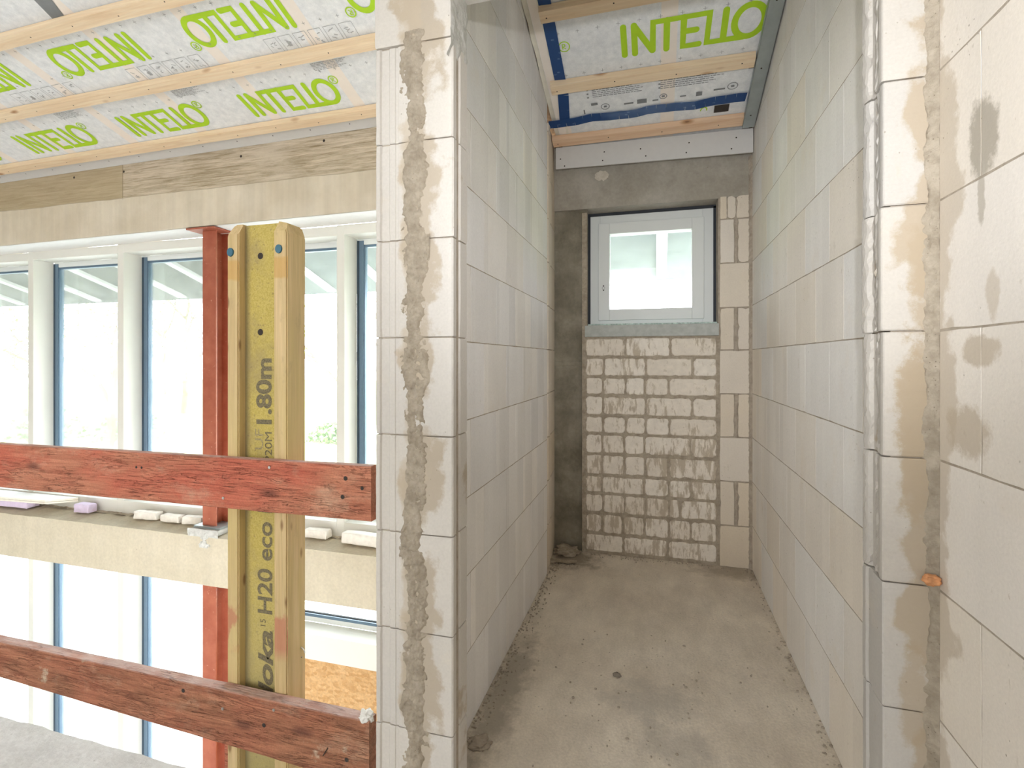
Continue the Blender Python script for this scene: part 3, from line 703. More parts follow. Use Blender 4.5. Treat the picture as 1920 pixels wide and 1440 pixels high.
obj('green_lettering', bm, M['green'], Cw)
bm = NB(); word(bm, -.148, 2.552, .150, xmax=.499)
c0 = (-.430, 2.455); ring = [(c0[0]+.026*math.cos(t*math.pi/9), c0[1]+.026*math.sin(t*math.pi/9)) for t in range(19)]; stroke(bm, ring, .005)
stroke(bm, [(-.438, 2.468), (-.438, 2.442), (-.426, 2.444), (-.425, 2.452), (-.435, 2.456), (-.423, 2.468)], .005)
stroke(bm, [(.23, 2.962), (.235, 2.945), (.25, 2.937), (.262, 2.945), (.262, 2.962)], .006)
obj('green_lettering', bm, M['green'], Cw)
def cross(bm, x, y, s_=.009, t=.0016):
    stroke_flat(bm, (x-s_, y), (x+s_, y), t); stroke_flat(bm, (x, y-s_), (x, y+s_), t)
def stroke_flat(bm, a, b, w_, off=.0012):
    a = Vector((*a, 0)); b = Vector((*b, 0)); d = (b-a).normalized(); n = Vector((-d.y, d.x, 0))*w_/2
    bm.faces.new([bm.verts.new((q.x, q.y, rz(q.x, q.y)-off)) for q in (a+n, b+n, b-n, a-n)])
bm = NB()
for yy in (1.575, 1.955, 2.13, 2.195, 2.385, 2.40): 
    if yy in (2.195, 2.40): continue
    for i in range(62): cross(bm, -6.6+.095*i, yy)
for yy in (1.70,):
    for i in range(62): cross(bm, -6.6+.095*i, yy)
obj('printed_crosses', bm, M['print_grey'], Cw)
bm = NB()
for yy in (2.385, 2.615):
    for i in range(12): 
        x = -.449+.0935*i
        if x < .43: cross(bm, x, yy)
obj('printed_crosses', bm, M['print_grey'], Cw)
def rect(bm, x0, x1, y0, y1, off=.0012):
    bm.faces.new([bm.verts.new(p) for p in ((x0, y0, rz(x0, y0)-off), (x0, y1, rz(x0, y1)-off), (x1, y1, rz(x1, y1)-off), (x1, y0, rz(x1, y0)-off))])
bm = NB(); rd = random.Random(3)
def textblock(bm, x0, x1, y0, n, dy, hgt=.0045):
    for i in range(n):
        x = x0; e = x1-rd.random()*(x1-x0)*.35
        while x < e:
            l = rd.uniform(.008, .03); rect(bm, x, min(x+l, e), y0+i*dy, y0+i*dy+hgt); x += l+.004
# left: text columns in the topmost visible bay, pictogram row, notes under the lowest print
for x0 in (-4.6, -4.1, -3.55, -2.65, -2.1): textblock(bm, x0, x0+.4, 1.60, 12, .016)
for x0 in (-4.62, -3.68, -2.73, -1.78): textblock(bm, x0, x0+.22, 2.335, 6, .008, .004)
rect(bm, -3.50, -3.45, 1.70, 1.76)
def pict(bm, x, y, s_):
    for a, b in (((x, y), (x+s_, y)), ((x+s_, y), (x+s_, y+s_*1.25)), ((x+s_, y+s_*1.25), (x, y+s_*1.25)), ((x, y+s_*1.25), (x, y))): stroke_flat(bm, a, b, .0025)
    for _ in range(5):
        px = x+s_*rd.uniform(.2, .6); py = y+s_*rd.uniform(.25, .9); stroke_flat(bm, (px, py), (px+s_*rd.uniform(.1, .3), py+s_*rd.uniform(-.15, .2)), .004)
for base in (-4.71, -3.785, -2.86, -1.93):
    for i in range(6): pict(bm, base+i*.088, 2.166, .070)
    rect(bm, base+.115, base+.135, 2.20, 2.225)
obj('printed_small_text', bm, M['print_light'], Cw)
bm = NB()
bm.faces.new([bm.verts.new((x, y, rz(x, y)-.0014)) for x, y in ((-2.905, 1.74), (-2.93, 1.856), (-2.85, 1.856), (-2.80, 1.74), (-2.84, 1.76))])
obj('printed_arrow', bm, M['print_grey'], Cw)
bm = NB()
textblock(bm, -.33, -.02, 2.715, 6, .011, .004); textblock(bm, .02, .36, 2.715, 6, .012, .004); textblock(bm, .08, .42, 2.25, 5, .012, .004)
for x in (-.36, .01): 
    for i in range(3): rect(bm, x, x+.01, 2.72+i*.024, 2.728+i*.024)
for (x, y, a, b) in ((-.345, 2.812, .036, .016), (-.17, 2.84, .05, .010), (-.10, 2.828, .05, .028), (.20, 2.83, .030, .026), (.285, 2.826, .055, .010), (.12, 2.84, .03, .008), (-.39, 2.85, .007, .03), (-.02, 2.842, .03, .01)): rect(bm, x, x+a, y, y+b)
for cx, cy, r_ in ((-.27, 2.845, .022), (.035, 2.828, .018), (.375, 2.822, .024)):
    stroke(bm, [(cx+r_*math.cos(t*math.pi/8), cy+r_*.85*math.sin(t*math.pi/8)) for t in range(17)], .004); rect(bm, cx-.008, cx+.008, cy-.006, cy+.006)
obj('printed_small_text', bm, M['print_grey'], Cw)
bm = NB(); rect(bm, .30, .375, 2.935, 2.985, .0016); rect(bm, .435, .46, 2.71, 2.73, .0016); obj('printed_black_marks', bm, M['dark'], Cw)
bm = NB()
def ribbon(bm, pts, w_, off=.005):
    for a, b in zip(pts, pts[1:]):
        a = Vector((*a, 0)); b = Vector((*b, 0)); d = (b-a).normalized(); n = Vector((-d.y, d.x, 0))*w_/2
        bm.faces.new([bm.verts.new((q.x, q.y, roofz(q.y)-off-.002*math.sin(q.x*40))) for q in (a+n, b+n, b-n, a-n)])
ribbon(bm, [(-.478, 1.3), (-.478, 2.3), (-.482, 2.60), (-.483, 2.73), (-.505, 2.90)], .058)
obj('blue_tape', bm, M['tape'], Cw)
bm = NB(); ribbon(bm, [(-.60+.05*i, 2.915+.006*math.sin(i*.9)-.0008*i) for i in range(22)], .056, .007); obj('blue_tape', bm, M['tape'], Cw)

def copies(parent, name, mat, mats_, r_, n_=10, scale=(1, 1, 1)):
    """one small disc mesh, linked once per placement as separate parts"""
    bm = NB(); bmesh.ops.create_circle(bm, cap_ends=True, segments=n_, radius=r_, matrix=Matrix.Diagonal((*scale, 1)))
    me = bpy.data.meshes.new(name); bm.to_mesh(me); bm.free(); me.materials.append(mat)
    for m in mats_:
        o = bpy.data.objects.new(name, me); link(o); o.parent = parent; o.matrix_local = Matrix.Translation(-wloc(parent)) @ m
DOWN = Matrix.Rotation(math.pi, 4, 'X'); FRONT = Matrix.Rotation(R(90), 4, 'X'); SLOPE = Matrix.Rotation(math.pi+math.atan(-BZ), 4, 'X'); TR = lambda *p: Matrix.Translation(p)
# ---- battens
def batten(name, x0, x1, ylow, mat, label, wd=.058, th=.030, tilt=0.0):
    bm = NB(); c = math.cos(math.atan(BZ)); n = 24
    prev = None
    sec = []
    for (dy, k) in ((0, 2.30-th-.003), (-wd*c, 2.30-th-.003), (-wd*c, 2.297), (0, 2.297)): sec.append((dy, k))
    rings = []
    for i in range(n+1):
        x = x0+(x1-x0)*i/n; wv = .0015*math.sin(x*3+ylow*7)+tilt*(x-x0)
        rings.append([bm.verts.new((x, ylow+dy+wv, rz(x if x0 < -1 and ylow > 1.3 else 0, ylow+dy+wv, k))) for dy, k in sec])
    for a, b in zip(rings, rings[1:]):
        for q in range(4): bm.faces.new((a[q], a[(q+1) % 4], b[(q+1) % 4], b[q]))
    bm.faces.new(rings[0][::-1]); bm.faces.new(rings[-1])
    bmesh.ops.recalc_face_normals(bm, faces=bm.faces[:])
    es = [e for e in bm.edges if e.calc_length() > .02 and abs((e.verts[0].co-e.verts[1].co).normalized().x) > .9]
    o = obj(name, bm, mat); tag(o, label, 'batten', 'wooden ceiling battens'); 
    ms = []; xx = max(x0+.03, -5.9 + (ylow*7 % .1))
    while xx < x1 and ylow > 1.3:
        y = ylow-wd*c*.5+.006*math.sin(xx*9); ms.append(TR(xx, y, rz(xx if x0 < -1 else 0, y, 2.30-th-.0040)) @ SLOPE); xx += .30
    copies(o, 'screw', M['dark'], ms, .0035)
lab = ['lowest batten of the void roof, just above the concrete ring beam', 'second batten up from the concrete ring beam over the void', 'third batten up from the ring beam, below the small print texts', 'fourth batten up over the void, at the top of the picture']
for i, yl in enumerate((2.690, 2.298, 1.910, 1.525)): batten('ceiling_batten', -8.9, -.722, yl, M['pine'], lab[i])
batten('ceiling_batten', -8.9, -.722, 1.14, M['pine'], 'fifth pine batten up over the void, just above the picture edge')
batten('ceiling_batten', -.60, .472, 3.062, M['pine_red'], 'reddish knotty batten above the gypsum strip in the narrow room')
batten('ceiling_batten', -.535, .452, 2.688, M['pine'], 'middle pine batten of the narrow room below the green lettering')
batten('ceiling_batten', -.508, .45, 2.290, M['pine'], 'pine batten above the green lettering in the narrow room')
batten('ceiling_batten', -.508, .45, 1.900, M['pine'], 'pine batten nearest the lintel in the narrow room')
bm = NB()   # galvanised edge profile along the right wall
for (x0, x1, k0, k1) in ((.456, .518, 2.258, 2.260), (.456, .4575, 2.258, 2.292), (.5165, .518, 2.258, 2.292)):
    y0, y1 = 1.35, 3.068
    prism(bm, [(x0, y0, H+k0-BZ*y0), (x0, y1, H+k0-BZ*y1), (x0, y1, H+k1-BZ*y1), (x0, y0, H+k1-BZ*y0)], (x1-x0, 0, 0))
bmesh.ops.recalc_face_normals(bm, faces=bm.faces[:])
o = obj('steel_profile', bm, M['galv']); tag(o, 'grey galvanised steel edge profile along the right wall under the ceiling', 'profile')
copies(o, 'screw', M['dark'], [TR(.485, y, H+2.2572-BZ*y) @ SLOPE for y in (2.69, 2.98, 2.36, 2.03)], .0045)
bm = NB(); prism(bm, [(-.594, 3.098, 2.362), (.517, 3.098, 2.345), (.517, 3.098, 2.478), (-.594, 3.098, 2.492)], (0, .0125, 0)); bmesh.ops.recalc_face_normals(bm, faces=bm.faces[:])
o = obj('gypsum_strip', bm, M['gypsum']); tag(o, 'pale grey gypsum board strip above the small window', 'gypsum board')
copies(o, 'screw', M['dark'], [TR(x, 3.0972, z) @ FRONT for (x, z) in ((-.565, 2.42), (-.54, 2.375), (-.30, 2.435), (-.31, 2.385), (-.09, 2.43), (-.06, 2.385), (.18, 2.435), (.165, 2.38), (.43, 2.435), (.405, 2.375))], .0042)
bm = NB(); a_ = [(x, y, rz(x, y, 2.288)) for x, y in ((-8.9, 2.697), (-.722, 2.697), (-.722, 2.787), (-8.9, 2.787))]; prism(bm, a_, (0, 0, .009)); bmesh.ops.recalc_face_normals(bm, faces=bm.faces[:])
o = obj('gypsum_strip', bm, M['gypsum']); tag(o, 'narrow pale gypsum strip between the lowest batten and the ring beam', 'gypsum board')
copies(o, 'screw', M['dark'], [TR(-6.0+i*.28, 2.735, rz(-6.0+i*.28, 2.735, 2.2870)) @ SLOPE for i in range(19)], .004)

# ---- facade over the void
Fw = empty('wall_facade', (-4, 2.9, 0)); tag(Fw, 'concrete beams of the glazed facade beyond the void', 'wall', kind='structure')
bm = NB()
z1a = lambda x: 2.636+.0085*(x+1.65)
nx = 200; front = []
for i in range(nx+1):
    x = -9+(9-.705)*i/nx; b_ = 2.113+.0066*(x+1.65)
    front.append([(x, 2.79, b_), (x, 2.79, 2.357), (x, 2.79, rz(x, 2.79, 2.296)), (x, 3.02, rz(x, 2.79, 2.296)), (x, 3.02, b_-.006)])
rows_ = [[bm.verts.new(p) for p in r_] for r_ in front]
for a, b in zip(rows_, rows_[1:]):
    for q in range(5): bm.faces.new((a[q], b[q], b[(q+1) % 5], a[(q+1) % 5]))
bm.faces.new(rows_[0]); bm.faces.new(rows_[-1][::-1])
bmesh.ops.recalc_face_normals(bm, faces=bm.faces[:])
obj('ring_beam', bm, M['ring'], Fw)
copies(Fw, 'form_tie_hole', M['dark'], [TR(x, 2.7885, z) @ FRONT for (x, z) in ((-4.18, 2.55), (-3.69, 2.545), (-2.66, 2.545), (-2.02, 2.575))], .009)
bm = NB(); quadp = [(-9, 2.80, 2.062), (-.705, 2.80, 2.117), (-.705, 3.0, 2.108), (-9, 3.0, 2.055)]
quad(bm, *quadp); obj('white_soffit_strip', bm, M['white'], Fw)
bm = NB(); nx = 260
secs = []
for i in range(nx+1):
    x = -9+(9-.70)*i/nx; e = .004*fbm((x*8, 1, 1), 1, 4)
    secs.append([bm.verts.new(p) for p in ((x, 2.79+e*.4, -.346), (x, 2.79, -.016+e), (x, 2.85, -.010+.006*fbm((x*9, 2, 2), 1, 4)), (x, 2.93, .000+.010*fbm((x*9, 3, 7), 1, 4)), (x, 3.02, .004), (x, 3.02, -.346))])
for a, b in zip(secs, secs[1:]):
    for q in range(6): bm.faces.new((a[q], b[q], b[(q+1) % 6], a[(q+1) % 6]))
bmesh.ops.recalc_face_normals(bm, faces=bm.faces[:])
obj('slab_edge_beam', bm, M['conc_cream'], Fw)
bm = NB()
smear(bm, (-4.2, 2.955, .002), (1, 0, 0), (0, 1, 0), (0, 0, 1), 7.5, .06, 400, 8, lambda u, v: .010*fbm((u*14, v*20, 3), 1, 4)+.004)
obj('mortar_crumbs', bm, M['mortar'], Fw)

posts = [-6.96, -5.98, -4.989, -4.003, -3.02, -2.044, -1.06]
def bay(n, xl, xr, z0, z1, lower=False, label=''):
    W = empty('window_%d' % n, ((xl+xr)/2, 3.08, z0)); tag(W, label, 'window', kind='structure')
    bm = NB(); box(bm, xl-.030, xl+.030, 3.0, 3.150, z0, z1, .002); obj('mullion', bm, M['mull'], W)
    bm = NB(); box(bm, xl+.030, xr-.030, 3.0, 3.15, z1-.065, z1); 
    sill_h = .17 if not lower else 0
    box(bm, xl+.030, xr-.030, 3.0, 3.15, z0, z0+.10 if not lower else z0+.17)
    obj('window_frame', bm, M['mull'], W)
    bm = NB()
    a, b = xl+.031, xr-.031; zb = z0+(.10 if not lower else .17); zt = z1-.065
    frame(bm, a, b, zb, zt, .040, 3.152, 3.20, .002); s_ = obj('sash', bm, M['wframe'], W)
    bm = NB(); box(bm, a+.001, a+.052, 3.148, 3.19, zb+.012, zt-.012, .001); box(bm, a+.052, b-.04, 3.150, 3.19, zb+.036, zb+.056, .001); box(bm, a+.0515, a+.058, 3.155, 3.19, zb+.03, zt-.03); obj('sash_stile', bm, M['alu'], s_)  # blue strips paint the glass edge reflection on stile and bottom rail
    bm = NB(); box(bm, a+.001, a+.018, 3.146, 3.15, zb+.012, zt-.012); obj('dark_gasket', bm, M['gasket2'], s_)  # darker part of the painted glass edge reflection
    bm = NB(); frame(bm, a+.040, b-.040, zb+.040, zt-.040, .016, 3.16, 3.19, 0); obj('rubber_seal', bm, M['alu'], s_)
    bm = NB(); box(bm, a+.041, b-.041, 3.168, 3.172, zb+.041, zt-.041); obj('pane', bm, M['glass'], s_)
ord_ = ['far-left', 'leftmost visible', 'second from left', 'third, behind the red steel column', 'fourth, behind the yellow formwork beam', 'fifth, partly behind the block pillar', 'rightmost, hidden']
n = 2
for i in range(len(posts)-1):
    bay(n, posts[i], posts[i+1], .0, 2.098+.005*(posts[i]+2), label='upper facade window, '+ord_[min(i, 6)]); n += 1
for i in range(len(posts)-1):
    if posts[i] < -3.1: bay(n, posts[i], posts[i+1], -2.9, -.34, True, label='tall lower facade window, '+ord_[min(i, 6)])
    elif abs(posts[i]+3.02) < .01: bay(n, -3.02, -.72, -.86, -.34, True, label='wide low lower facade window right of the red column above the chipboard')
    else: continue
    n += 1
bm = NB(); box(bm, -6.99, -6.93, 3.0, 3.15, 0, 2.09); box(bm, -9, -6.99, 2.99, 3.2, -2.9, 2.2); box(bm, -.72, -.64, 3.17, 3.25, -2.9, 2.3); obj('facade_infill', bm, M['plaster'], Fw)
bm = NB(); box(bm, -2.93, -.72, 3.02, 3.04, -2.0, -.865, .002)
tag(obj('chipboard_sheet', bm, M['osb']), 'orange-brown chipboard sheet below the lower window at right', 'board')
bm = NB(); box(bm, -2.93, -.72, 3.05, 3.2, -2.9, -.865); obj('parapet', bm, M['plaster'], Fw)

# ---- surroundings that close the rooms
bm = NB(); box(bm, -9, .66, -3.75, -3.6, -3.1, 4.95)
tag(obj('wall_rear', bm, M['plaster']), 'rendered wall behind the camera with a bright wide window', 'wall', kind='structure')
bm = NB(); box(bm, -9.15, -9, -3.75, 3.2, -3.1, 2.4); prism(bm, [(-9.15, -3.75, 2.4), (-9.15, 3.2, 2.4), (-9.15, 3.2, 2.45), (-9.15, -3.75, 4.95)], (.15, 0, 0)); bmesh.ops.recalc_face_normals(bm, faces=bm.faces[:])
tag(obj('wall_far_left', bm, M['plaster']), 'rendered wall closing the void at far left', 'wall', kind='structure')
bm = NB(); box(bm, -9.15, .66, -3.75, 3.2, -3.1, -2.9); tag(obj('floor_lower', bm, M['conc_edge']), 'lower storey concrete floor below the void', 'floor', kind='structure')
bm = NB(); box(bm, -.70, -.60, 1.185, 3.19, -2.9, -.2); tag(obj('wall_lower_right', bm, M['plaster']), 'lower storey wall at the right of the void', 'wall', kind='structure')

# ---- outside: eaves, rafters, ground, trees
ez = lambda y: 3.124-.32*y
bm = NB(); prism(bm, [(-9.2, 3.20, ez(3.2)), (-9.2, 4.12, ez(4.12)), (-9.2, 4.12, ez(4.12)+.03), (-9.2, 3.20, ez(3.2)+.03)], (8.56, 0, 0)); prism(bm, [(-.64, 3.435, ez(3.435)), (-.64, 4.12, ez(4.12)), (-.64, 4.12, ez(4.12)+.03), (-.64, 3.435, ez(3.435)+.03)], (2, 0, 0)); bmesh.ops.recalc_face_normals(bm, faces=bm.faces[:])
tag(obj('eaves_soffit', bm, M['soffit']), 'grey-green board soffit of the roof overhang outside', 'soffit', kind='structure')
ORD = ['first', 'second', 'third', 'fourth', 'fifth', 'sixth', 'seventh', 'eighth', 'ninth', 'tenth', 'eleventh', 'twelfth', 'thirteenth']
rlab = lambda i: 'white rafter under the eaves, seen through the small window' if i == 0 else 'white rafter under the eaves outside the facade, %s counted from the pillar side' % ORD[i-1]
for i in range(13):
    x = .035-.575*i
    bm = NB(); y0, y1 = (3.21 if x < -.7 else 3.44), 4.05
    prism(bm, [(x-.035, y0, ez(y0)-.03), (x-.035, y1-.03, ez(y1-.03)-.03), (x-.035, y1, ez(y1)-.018), (x-.035, y1, ez(y1)-.001), (x-.035, y0, ez(y0)-.001)], (.07, 0, 0)); bmesh.ops.recalc_face_normals(bm, faces=bm.faces[:])
    o = obj('rafter', bm, M['rafter']); tag(o, rlab(i), 'rafter', 'white rafters under the eaves')
bm = NB(); grid(bm, -30, 20, 3.25, 14, 60, 20, lambda x, y: -2.95+.03*fbm((x, y, 0), 1, 3)); tag(obj('ground_gravel', bm, M['ground'], smooth=True), 'pale gravel ground outside the facade', 'ground', kind='structure')
bm = NB(); grid(bm, -90, 50, 14, 90, 40, 20, lambda x, y: -2.95+.2*fbm((x*.1, y*.1, 0), 1, 3)); tag(obj('meadow', bm, M['grass'], smooth=True), 'pale green meadow beyond the gravel', 'ground', kind='structure')
def tree(x, y, h_, seed, label, lean=0.0, leaves=260, br=.16):
    rd = random.Random(seed); t = empty('tree', (x, y, -2.95)); tag(t, label, 'tree', 'trees beyond the meadow')
    bm = NB(); tips = []
    def limb(p, d, L, r, dep):
        pts = [p]; q = p.copy(); dd = d.copy(); n_ = 5
        for i in range(n_):
            dd = (dd+Vector((rd.gauss(0, .12), rd.gauss(0, .12), rd.gauss(0, .06)+.04))).normalized(); q = q+dd*L/n_; pts.append(q.copy())
        tube(bm, pts, [r*(1-.55*i/n_) for i in range(n_+1)], 6 if dep < 2 else 4, False)
        if dep >= 3: tips.append(q); return
        for k in range(4 if dep == 0 else 3):
            s_ = pts[rd.randint(2, n_)]; a = rd.uniform(0, 6.28)
            nd = (dd*.5+Vector((math.cos(a), math.sin(a), rd.uniform(.1, .7)))).normalized(); limb(s_, nd, L*rd.uniform(.5, .7), r*.5, dep+1)
        tips.append(q)
    limb(Vector((x, y, -3.0)), Vector((lean, 0, 1)).normalized(), h_*.55, br, 0)
    obj('trunk', bm, M['bark'], t)
    if leaves:
        bm = NB()
        for _ in range(leaves):
            c = rd.choice(tips)+Vector((rd.gauss(0, .5), rd.gauss(0, .5), rd.gauss(0, .45))); a, b = Vector((rd.gauss(0, 1), rd.gauss(0, 1), rd.gauss(0, 1))).normalized()*.09, Vector((rd.gauss(0, 1), rd.gauss(0, 1), rd.gauss(0, 1))).normalized()*.09
            quad(bm, c-a, c-b, c+a, c+b)
        obj('foliage', bm, M['leaf'], t)
tl = ['leaning tree with yellow-green spring leaves seen through the left panes', 'bare thin tree just left of the red steel column', 'tall tree with sparse leaves left of the steel column', 'leafy tree visible at the far-left window edge', 'slim tree behind the yellow formwork beam', 'small tree at the right beside the block pillar']
for i, (rx, y, h_, ln, lv, br) in enumerate(((-1.38, 17, 10, .35, 500, .2), (-1.19, 46, 17, .05, 60, .3), (-1.13, 30, 14, -.05, 160, .22), (-1.66, 21, 9, .1, 600, .2), (-.93, 46, 16, 0, 200, .3), (-.68, 19, 9, .1, 250, .16))):
    tree(rx*y, y, h_, i+11, tl[i], ln, lv, br)
def bush(x, y, r_, seed, label):
    rd = random.Random(seed); bm = NB()
    for _ in range(500):
        v = Vector((rd.gauss(0, 1), rd.gauss(0, 1), rd.gauss(0, 1))).normalized()*r_*rd.random()**.4; c = Vector((x+v.x*1.6, y+v.y, -2.95+abs(v.z)*1.2)); a = Vector((rd.gauss(0, 1), rd.gauss(0, 1), rd.gauss(0, 1))).normalized()*.12; b = Vector((rd.gauss(0, 1), rd.gauss(0, 1), rd.gauss(0, 1))).normalized()*.12
        quad(bm, c-a, c-b, c+a, c+b)
    tag(obj('bush', bm, M['bushleaf']), label, 'bush', 'bushes beyond the meadow')
for i, (rx, y, r_, l) in enumerate(((-1.60, 19, 1.5, 'dark green bush seen low through the far-left pane'), (-1.30, 20, 1.3, 'low green bush seen through the second pane from left'), (-.70, 22, .9, 'small bush beside the block pillar seen through the glass'))): bush(rx*y, y, r_, i+40, l)

# ================================================================ THINGS
# ---- red steel column (two storeys)
def ibeam(bm, x0, x1, y0, y1, z0, z1, tf=.010, tw=.007):
    box(bm, x0, x1, y0, y0+tf, z0, z1, .001); box(bm, x0, x1, y1-tf, y1, z0, z1, .001); xc = (x0+x1)/2; box(bm, xc-tw/2, xc+tw/2, y0+tf, y1-tf, z0, z1)
sc1 = empty('steel_column', (-2.976, 2.89, .03)); tag(sc1, 'upper red primed steel column standing on the concrete beam', 'column', 'red steel columns')
bm = NB(); ibeam(bm, -3.034, -2.919, 2.84, 2.955, .045, 2.085); obj('column_shaft', bm, M['redsteel'], sc1)
bm = NB(); box(bm, -3.085, -2.86, 2.815, 2.985, .03, .045, .001); obj('base_plate', bm, M['galv'], sc1)
bm = NB(); box(bm, -3.12, -2.88, 2.785, 2.93, 2.085, 2.096, .001); obj('head_plate', bm, M['redsteel'], sc1)
bm = NB(); smear(bm, (-2.975, 2.80, -.09), (1, 0, 0), (0, 0, 1), (0, -1, 0), .26, .125, 40, 24, lambda u, v: .014+.008*fbm((u*20, v*20, 3), 1, 4)-(.05 if (v < .07 and abs(u+.0) > .04+.03*fbm((v*30, u*20, 0), 1, 2)) else 0))
box(bm, -3.09, -2.86, 2.80, 2.99, -.005, .030); obj('mortar_bed', bm, M['mortar_grey'], sc1)
sc2 = empty('steel_column', (-2.976, 2.89, -2.9)); tag(sc2, 'lower red primed steel column below the concrete beam', 'column', 'red steel columns')
bm = NB(); ibeam(bm, -3.034, -2.919, 2.84, 2.955, -2.9, -.348); obj('column_shaft', bm, M['redsteel'], sc2)

# ---- yellow formwork beam
hb = empty('formwork_beam', (-1.106, 1.257, -.35)); tag(hb, 'upright yellow timber formwork I-beam behind the red guard boards', 'beam')
ZT = 1.592; YB = 1.217
def flange(x0, x1, s):
    bm = NB(); pts = [(x0, -.35), (x1, -.35), (x1, ZT-.04), (x1-.012 if s > 0 else x1, ZT-.008 if s > 0 else ZT), (x0+.012 if s < 0 else x0, ZT), (x0, ZT-.04 if s < 0 else ZT)]
    a = [bm.verts.new((x, YB, z)) for x, z in pts]; b = [bm.verts.new((x, YB+.08, z)) for x, z in pts]; n_ = len(pts)
    bm.faces.new(a); bm.faces.new(b[::-1])
    for i in range(n_): bm.faces.new((a[(i+1) % n_], a[i], b[i], b[(i+1) % n_]))
    bmesh.ops.recalc_face_normals(bm, faces=bm.faces[:])
    es = [e for e in bm.edges if abs(e.verts[0].co.z-e.verts[1].co.z) > .5 or max(e.verts[0].co.z, e.verts[1].co.z) > ZT-.06]
    bmesh.ops.bevel(bm, geom=es, offset=.0035, segments=2, affect='EDGES')
    # chamfered front top corner
    bmesh.ops.bisect_plane(bm, geom=bm.verts[:]+bm.edges[:]+bm.faces[:], plane_co=(0, YB, ZT-.034), plane_no=(0, -1.0, .62), clear_outer=True)
    bmesh.ops.holes_fill(bm, edges=bm.edges[:]); bmesh.ops.recalc_face_normals(bm, faces=bm.faces[:])
    return obj('flange', bm, M['h20fl'], hb)
fL = flange(-1.211, -1.170, -1); fR = flange(-1.046, -1.002, 1)
bm = NB(); box(bm, -1.176, -1.040, YB+.0265, YB+.0535, -.35, ZT-.003, .001)
web = obj('web', bm, M['h20web'], hb)
for x, fo in ((-1.198, fL), (-1.030, fR)):
    bm = NB(); bmesh.ops.create_cone(bm, cap_ends=True, segments=24, radius1=.0115, radius2=.0105, depth=.006, matrix=Matrix.Translation((x+.001, YB-.001, 1.507)) @ Matrix.Rotation(R(90), 4, 'X') @ Matrix.Diagonal((1, 1.15, 1, 1)))
    obj('plug', bm, M['plug'], fo)
copies(web, 'bolt_hole', M['dark'], [TR(-1.116, YB+.0258, z) @ FRONT for z in (1.497, 1.274)], .0095, 20)
def text_mesh(name, s, mat, parent, baseline_x, z0, z1, cap, y, bold=.0, italic=0.0):
    """stencil reading upwards: baseline on the vertical line x=baseline_x, cap height towards -x"""
    cu = bpy.data.curves.new(name, 'FONT'); cu.body = s; cu.size = 1; cu.offset = bold; cu.shear = italic; cu.fill_mode = 'FRONT'
    t = bpy.data.objects.new(name, cu); link(t)
    me = bpy.data.meshes.new_from_object(t.evaluated_get(bpy.context.evaluated_depsgraph_get()))
    bpy.data.objects.remove(t)
    xs = [v.co.x for v in me.vertices]; ys = [v.co.y for v in me.vertices]; x0, x1, y1 = min(xs), max(xs), max(ys)
    bm = NB(); bm.from_mesh(me); bpy.data.meshes.remove(me)
    for v in bm.verts:
        a = (v.co.x-x0)/(x1-x0); b = v.co.y/y1; v.co = Vector((baseline_x-b*cap, y, z0+a*(z1-z0)))
    return obj(name, bm, mat, parent)
YW = YB+.0258
text_mesh('length_stamp', '1.80m', M['ink'], web, -1.079, 1.005, 1.197, .052, YW, .03)
text_mesh('code_stamp', 'P20M', M['ink'], web, -1.076, .895, .982, .024, YW)
text_mesh('code_stamp', 'UF', M['ink2'], web, -1.107, .930, .990, .028, YW)
text_mesh('name_stamp', 'H20 eco N', M['ink'], web, -1.076, .452, .80, .050, YW, .018)
text_mesh('maker_stamp', 'doka', M['ink'], web, -1.074, .190, .405, .050, YW, .03, .2)
text_mesh('small_stamp', '15', M['ink'], web, -1.098, .415, .435, .018, YW)
bm = NB(); tube(bm, [(-1.0+.012*math.cos(t*.5)-.002, YB+.06, .335+.014*math.sin(t*.5)) for t in range(11)], .0018, 6); obj('wire_loop', bm, M['screw'], hb)

# ---- guard boards
def plank(name, x0, x1, ztop, zbot, y0, y1, mat, label, seed, wave=.002):
    bm = NB(); n = 110; rings = []
    for i in range(n+1):
        t = i/n; x = x0+(x1-x0)*t; zt = ztop(x)+wave*fbm((x*4, seed, 0), 1, 4); zb = zbot(x)+wave*fbm((x*4, seed, 5), 1, 4)
        c = .0022
        rings.append([bm.verts.new(p) for p in ((x, y0, zb+c), (x, y0, zt-c), (x, y0+c, zt), (x, y1-c, zt+.001*fbm((x*9, 4, seed), 1, 3)), (x, y1, zt-c), (x, y1, zb+c), (x, y1-c, zb), (x, y0+c, zb))])
    for a, b in zip(rings, rings[1:]):
        for q in range(8): bm.faces.new((a[q], b[q], b[(q+1) % 8], a[(q+1) % 8]))
    bm.faces.new(rings[0][::-1]); bm.faces.new(rings[-1]); bmesh.ops.recalc_face_normals(bm, faces=bm.faces[:])
    o = obj(name, bm, mat); tag(o, label, 'board', 'wooden guard boards'); return o
b1 = plank('guard_board', -6.5, -.719, lambda x: .914+.003*(x+.72), lambda x: .769-.004*(x+.72)*-1, 1.190, 1.216, M['red1'], 'upper red glazed wooden guard board across the void', 1)
b2 = plank('guard_board', -6.5, -.719, lambda x: .2505, lambda x: .080-.038*(x+.72), 1.180, 1.216, M['red2'], 'lower brown weathered guard board near the landing edge', 2)
b3 = plank('guard_board', -1.30, -.715, lambda x: .022, lambda x: -.12, 1.298, 1.324, M['redsteel'], 'short red board behind the foot of the formwork beam', 3)
b3.data.materials[0] = M['red1']
